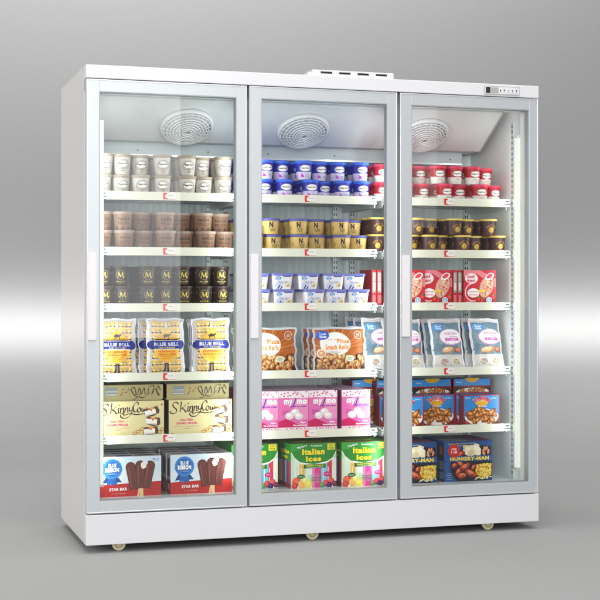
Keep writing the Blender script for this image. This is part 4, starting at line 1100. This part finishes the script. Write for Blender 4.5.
# controller
c_ = MB(); c_.box(1.761, 1.934, -.0045, .0, 1.902, 1.940, mat('controller_bezel', (.50, .50, .48), .35)); c_.box(1.765, 1.930, -.0056, -.0044, 1.906, 1.936, mat('controller_face', (.80, .80, .82), .3))
c_.box(1.768, 1.790, -.0064, -.0055, 1.908, 1.934, M_black); c_.box(1.792, 1.829, -.0064, -.0055, 1.908, 1.934, M_lcd)
for k in range(5): c_.box(1.7715+k*.004, 1.7735+k*.004, -.0068, -.0063, 1.912, 1.930, ink('3a3a40'))
pn = part(c_, 'controller', bevel=.0008)
bt = MB(); aa = Art(.098, .026, x0=1.8305, y0=1.908)
for k, t_ in enumerate(['▲', 'P', '❄', 'S', '▼']):
    x = .09+k*.2
    if k == 0: aa.poly([(x-.05, .35), (x+.05, .35), (x, .7)], ink('303a60'))
    elif k == 4: aa.poly([(x-.05, .65), (x+.05, .65), (x, .3)], ink('303a60'))
    elif k == 2: [aa.ribbon([(x-.04*math.cos(q), .5-.15*math.sin(q)), (x+.04*math.cos(q), .5+.15*math.sin(q))], .001, ink('303a60'), smooth=False) for q in (0, 1.05, 2.1)]
    else: aa.text(t_, x, .5, .08, .4, ink('303a60'))
    aa.rect(x-.07, .1, x+.07, .16, ink('a8aac0'))
aa.emit(bt, lambda x, y, d: (x, -.0056-d, y)); bt.build('button_legend', pn)
# casters
for (u, v) in ((.141, .045), (.976, .045), (1.799, .045), (.141, .66), (1.799, .66)):
    ct = MB(); Mx = Matrix.Translation((u, v, -.009+.003)) @ Matrix.Rotation(PI/2, 4, 'X')
    ct.lathe([(.0001, -.011), (.012, -.011), (.013, -.008), (.017, -.008), (.018, -.011), (.026, -.011), (.028, -.008), (.028, .008), (.026, .011), (.018, .011), (.017, .008), (.013, .008), (.012, .011), (.0001, .011)],
             [M_cast, M_casth, M_casth, M_casth, M_cast, M_cast, M_cast, M_cast, M_cast, M_casth, M_casth, M_casth, M_cast], 28, Mx)
    ct.box(u-.004, u+.004, v-.016, v+.016, .0, .05, M_casth) if v > .3 else ct.box(u-.01, u+.01, v+.013, v+.03, -.01, .05, M_casth)
    part(ct, 'caster')

# ------------------------------------------------------------------ backdrop (seamless sweep), square to the view
YAW = 17.507
CAM = Vector((-.87577, -5.65446, 1.0357))
cc, ss = math.cos(R(YAW)), math.sin(R(YAW))
RT = Vector((cc, -ss, 0)); FW = Vector((ss, cc, 0))
def BP(r, f, z): return Vector((CAM.x, CAM.y, 0))+RT*r+FW*f+Vector((0, 0, z))
FLOOR = -.034; ZW = 9.2; RAD = .55
M_bd = mat('studio_backdrop', (.36, .36, .358), .85, spec=.2, var=.012)
prof = [(-6, FLOOR)]+[(f, FLOOR) for f in (0, 3, 5, 7, ZW-RAD)]
for k in range(1, 13):
    q = R(90*k/12); prof.append((ZW-RAD+RAD*math.sin(q), FLOOR+RAD-RAD*math.cos(q)))
prof += [(ZW, z) for z in (1, 2, 3, 4.5, 6)]
xs = [-8+.8*i for i in range(21)]
mb = MB(); vs = [BP(x, f, z) for f, z in prof for x in xs]; n = len(xs)
mb.add(vs, [(j*n+i, j*n+i+1, (j+1)*n+i+1, (j+1)*n+i) for j in range(len(prof)-1) for i in range(n-1)], M_bd, True)
bd = mb.build('studio_backdrop'); tag(bd, 'seamless grey studio floor and backdrop behind the freezer', 'backdrop', kind='structure')

# ------------------------------------------------------------------ lights
def area(name, loc, target, sx, sy, power, col=(1, 1, 1), spread=180, rollv=None):
    l = bpy.data.lights.new(name, 'AREA'); l.shape = 'RECTANGLE'; l.size = sx; l.size_y = sy; l.energy = power; l.color = col
    l.spread = R(spread)
    o = bpy.data.objects.new(name, l); COL.objects.link(o); o.location = loc
    d = (Vector(target)-Vector(loc)).normalized(); z = -d
    x = Vector(rollv or (1, 0, 0)); y = z.cross(x)
    if y.length < 1e-3: x = Vector((0, 0, 1)); y = z.cross(x)
    y.normalize(); x = y.cross(z).normalized()
    o.rotation_euler = Matrix((x, y, z)).transposed().to_euler()
    return o
area('key_softbox', BP(.6, 2.0, 3.6), (1.0, 0, .9), 3.2, 2.2, 88, (1, .99, .98))
area('fill_softbox', BP(.05, -1.6, 1.7), (1.0, 0, .9), 3.0, 2.2, 200, (1, 1, 1))
area('side_softbox', (-3.4, .8, 1.5), (0, .4, .9), 2.0, 2.4, 30, (1, .985, .97), rollv=(0, 1, 0), spread=110)
area('overhead_softbox', BP(0, 8.3, 4.3), BP(0, 9.2, 3.0), 9.0, .8, 150)
area('floor_softbox', BP(0, 4.9, 5.0), BP(0, 5.0, 0), 7.0, 2.0, 62, spread=110)
area('narrow_reflection_softbox', (3.12, -4.0, 2.25), (3.12, 0, 2.25), .26, 1.5, 1.5)
area('backdrop_strip', BP(0, ZW-.26, .79), BP(0, ZW, .79), 11.0, .04, 35, rollv=RT)  # added lamp, unseen from behind, makes the bright band on the sweep
# tall window-like softbox that the left door mirrors
area('door_reflection_softbox', (.975, -4.0, 1.80), (.975, 0, 1.80), .63, 2.2, 13, (.93, .97, 1))
# freezer's own LED tubes
LC = (.92, 1, .97); LE = 3.3
for u, du in ((.085, 1), (.640, -1), (.714, 1), (1.317, -1), (1.391, 1), (1.946, -1)):
    area('freezer_led', (u, .098, .98), (u+du*.5, .60, .98), .02, 1.5, LE*(.62 if .1 < u < 1.9 else .42), LC)

w_ = bpy.data.worlds.new('World'); scene.world = w_; w_.use_nodes = True
w_.node_tree.nodes['Background'].inputs[0].default_value = (1, 1, 1, 1)
w_.node_tree.nodes['Background'].inputs[1].default_value = .22

# ------------------------------------------------------------------ camera
cd = bpy.data.cameras.new('camera'); cam = bpy.data.objects.new('camera', cd); COL.objects.link(cam)
cam.location = CAM; cam.rotation_euler = (R(90), 0, R(-YAW))
cd.sensor_width = 36; cd.lens = 1398/600*36; cd.shift_y = -10/600; cd.clip_end = 60; cd.clip_start = .1
scene.camera = cam
scene.render.resolution_x = scene.render.resolution_y = 1024
scene.view_settings.view_transform = 'Standard'; scene.view_settings.look = 'None'
scene.view_settings.exposure = 0; scene.view_settings.gamma = 1
scene.render.engine = 'CYCLES'
scene.cycles.max_bounces = 8; scene.cycles.transparent_max_bounces = 16
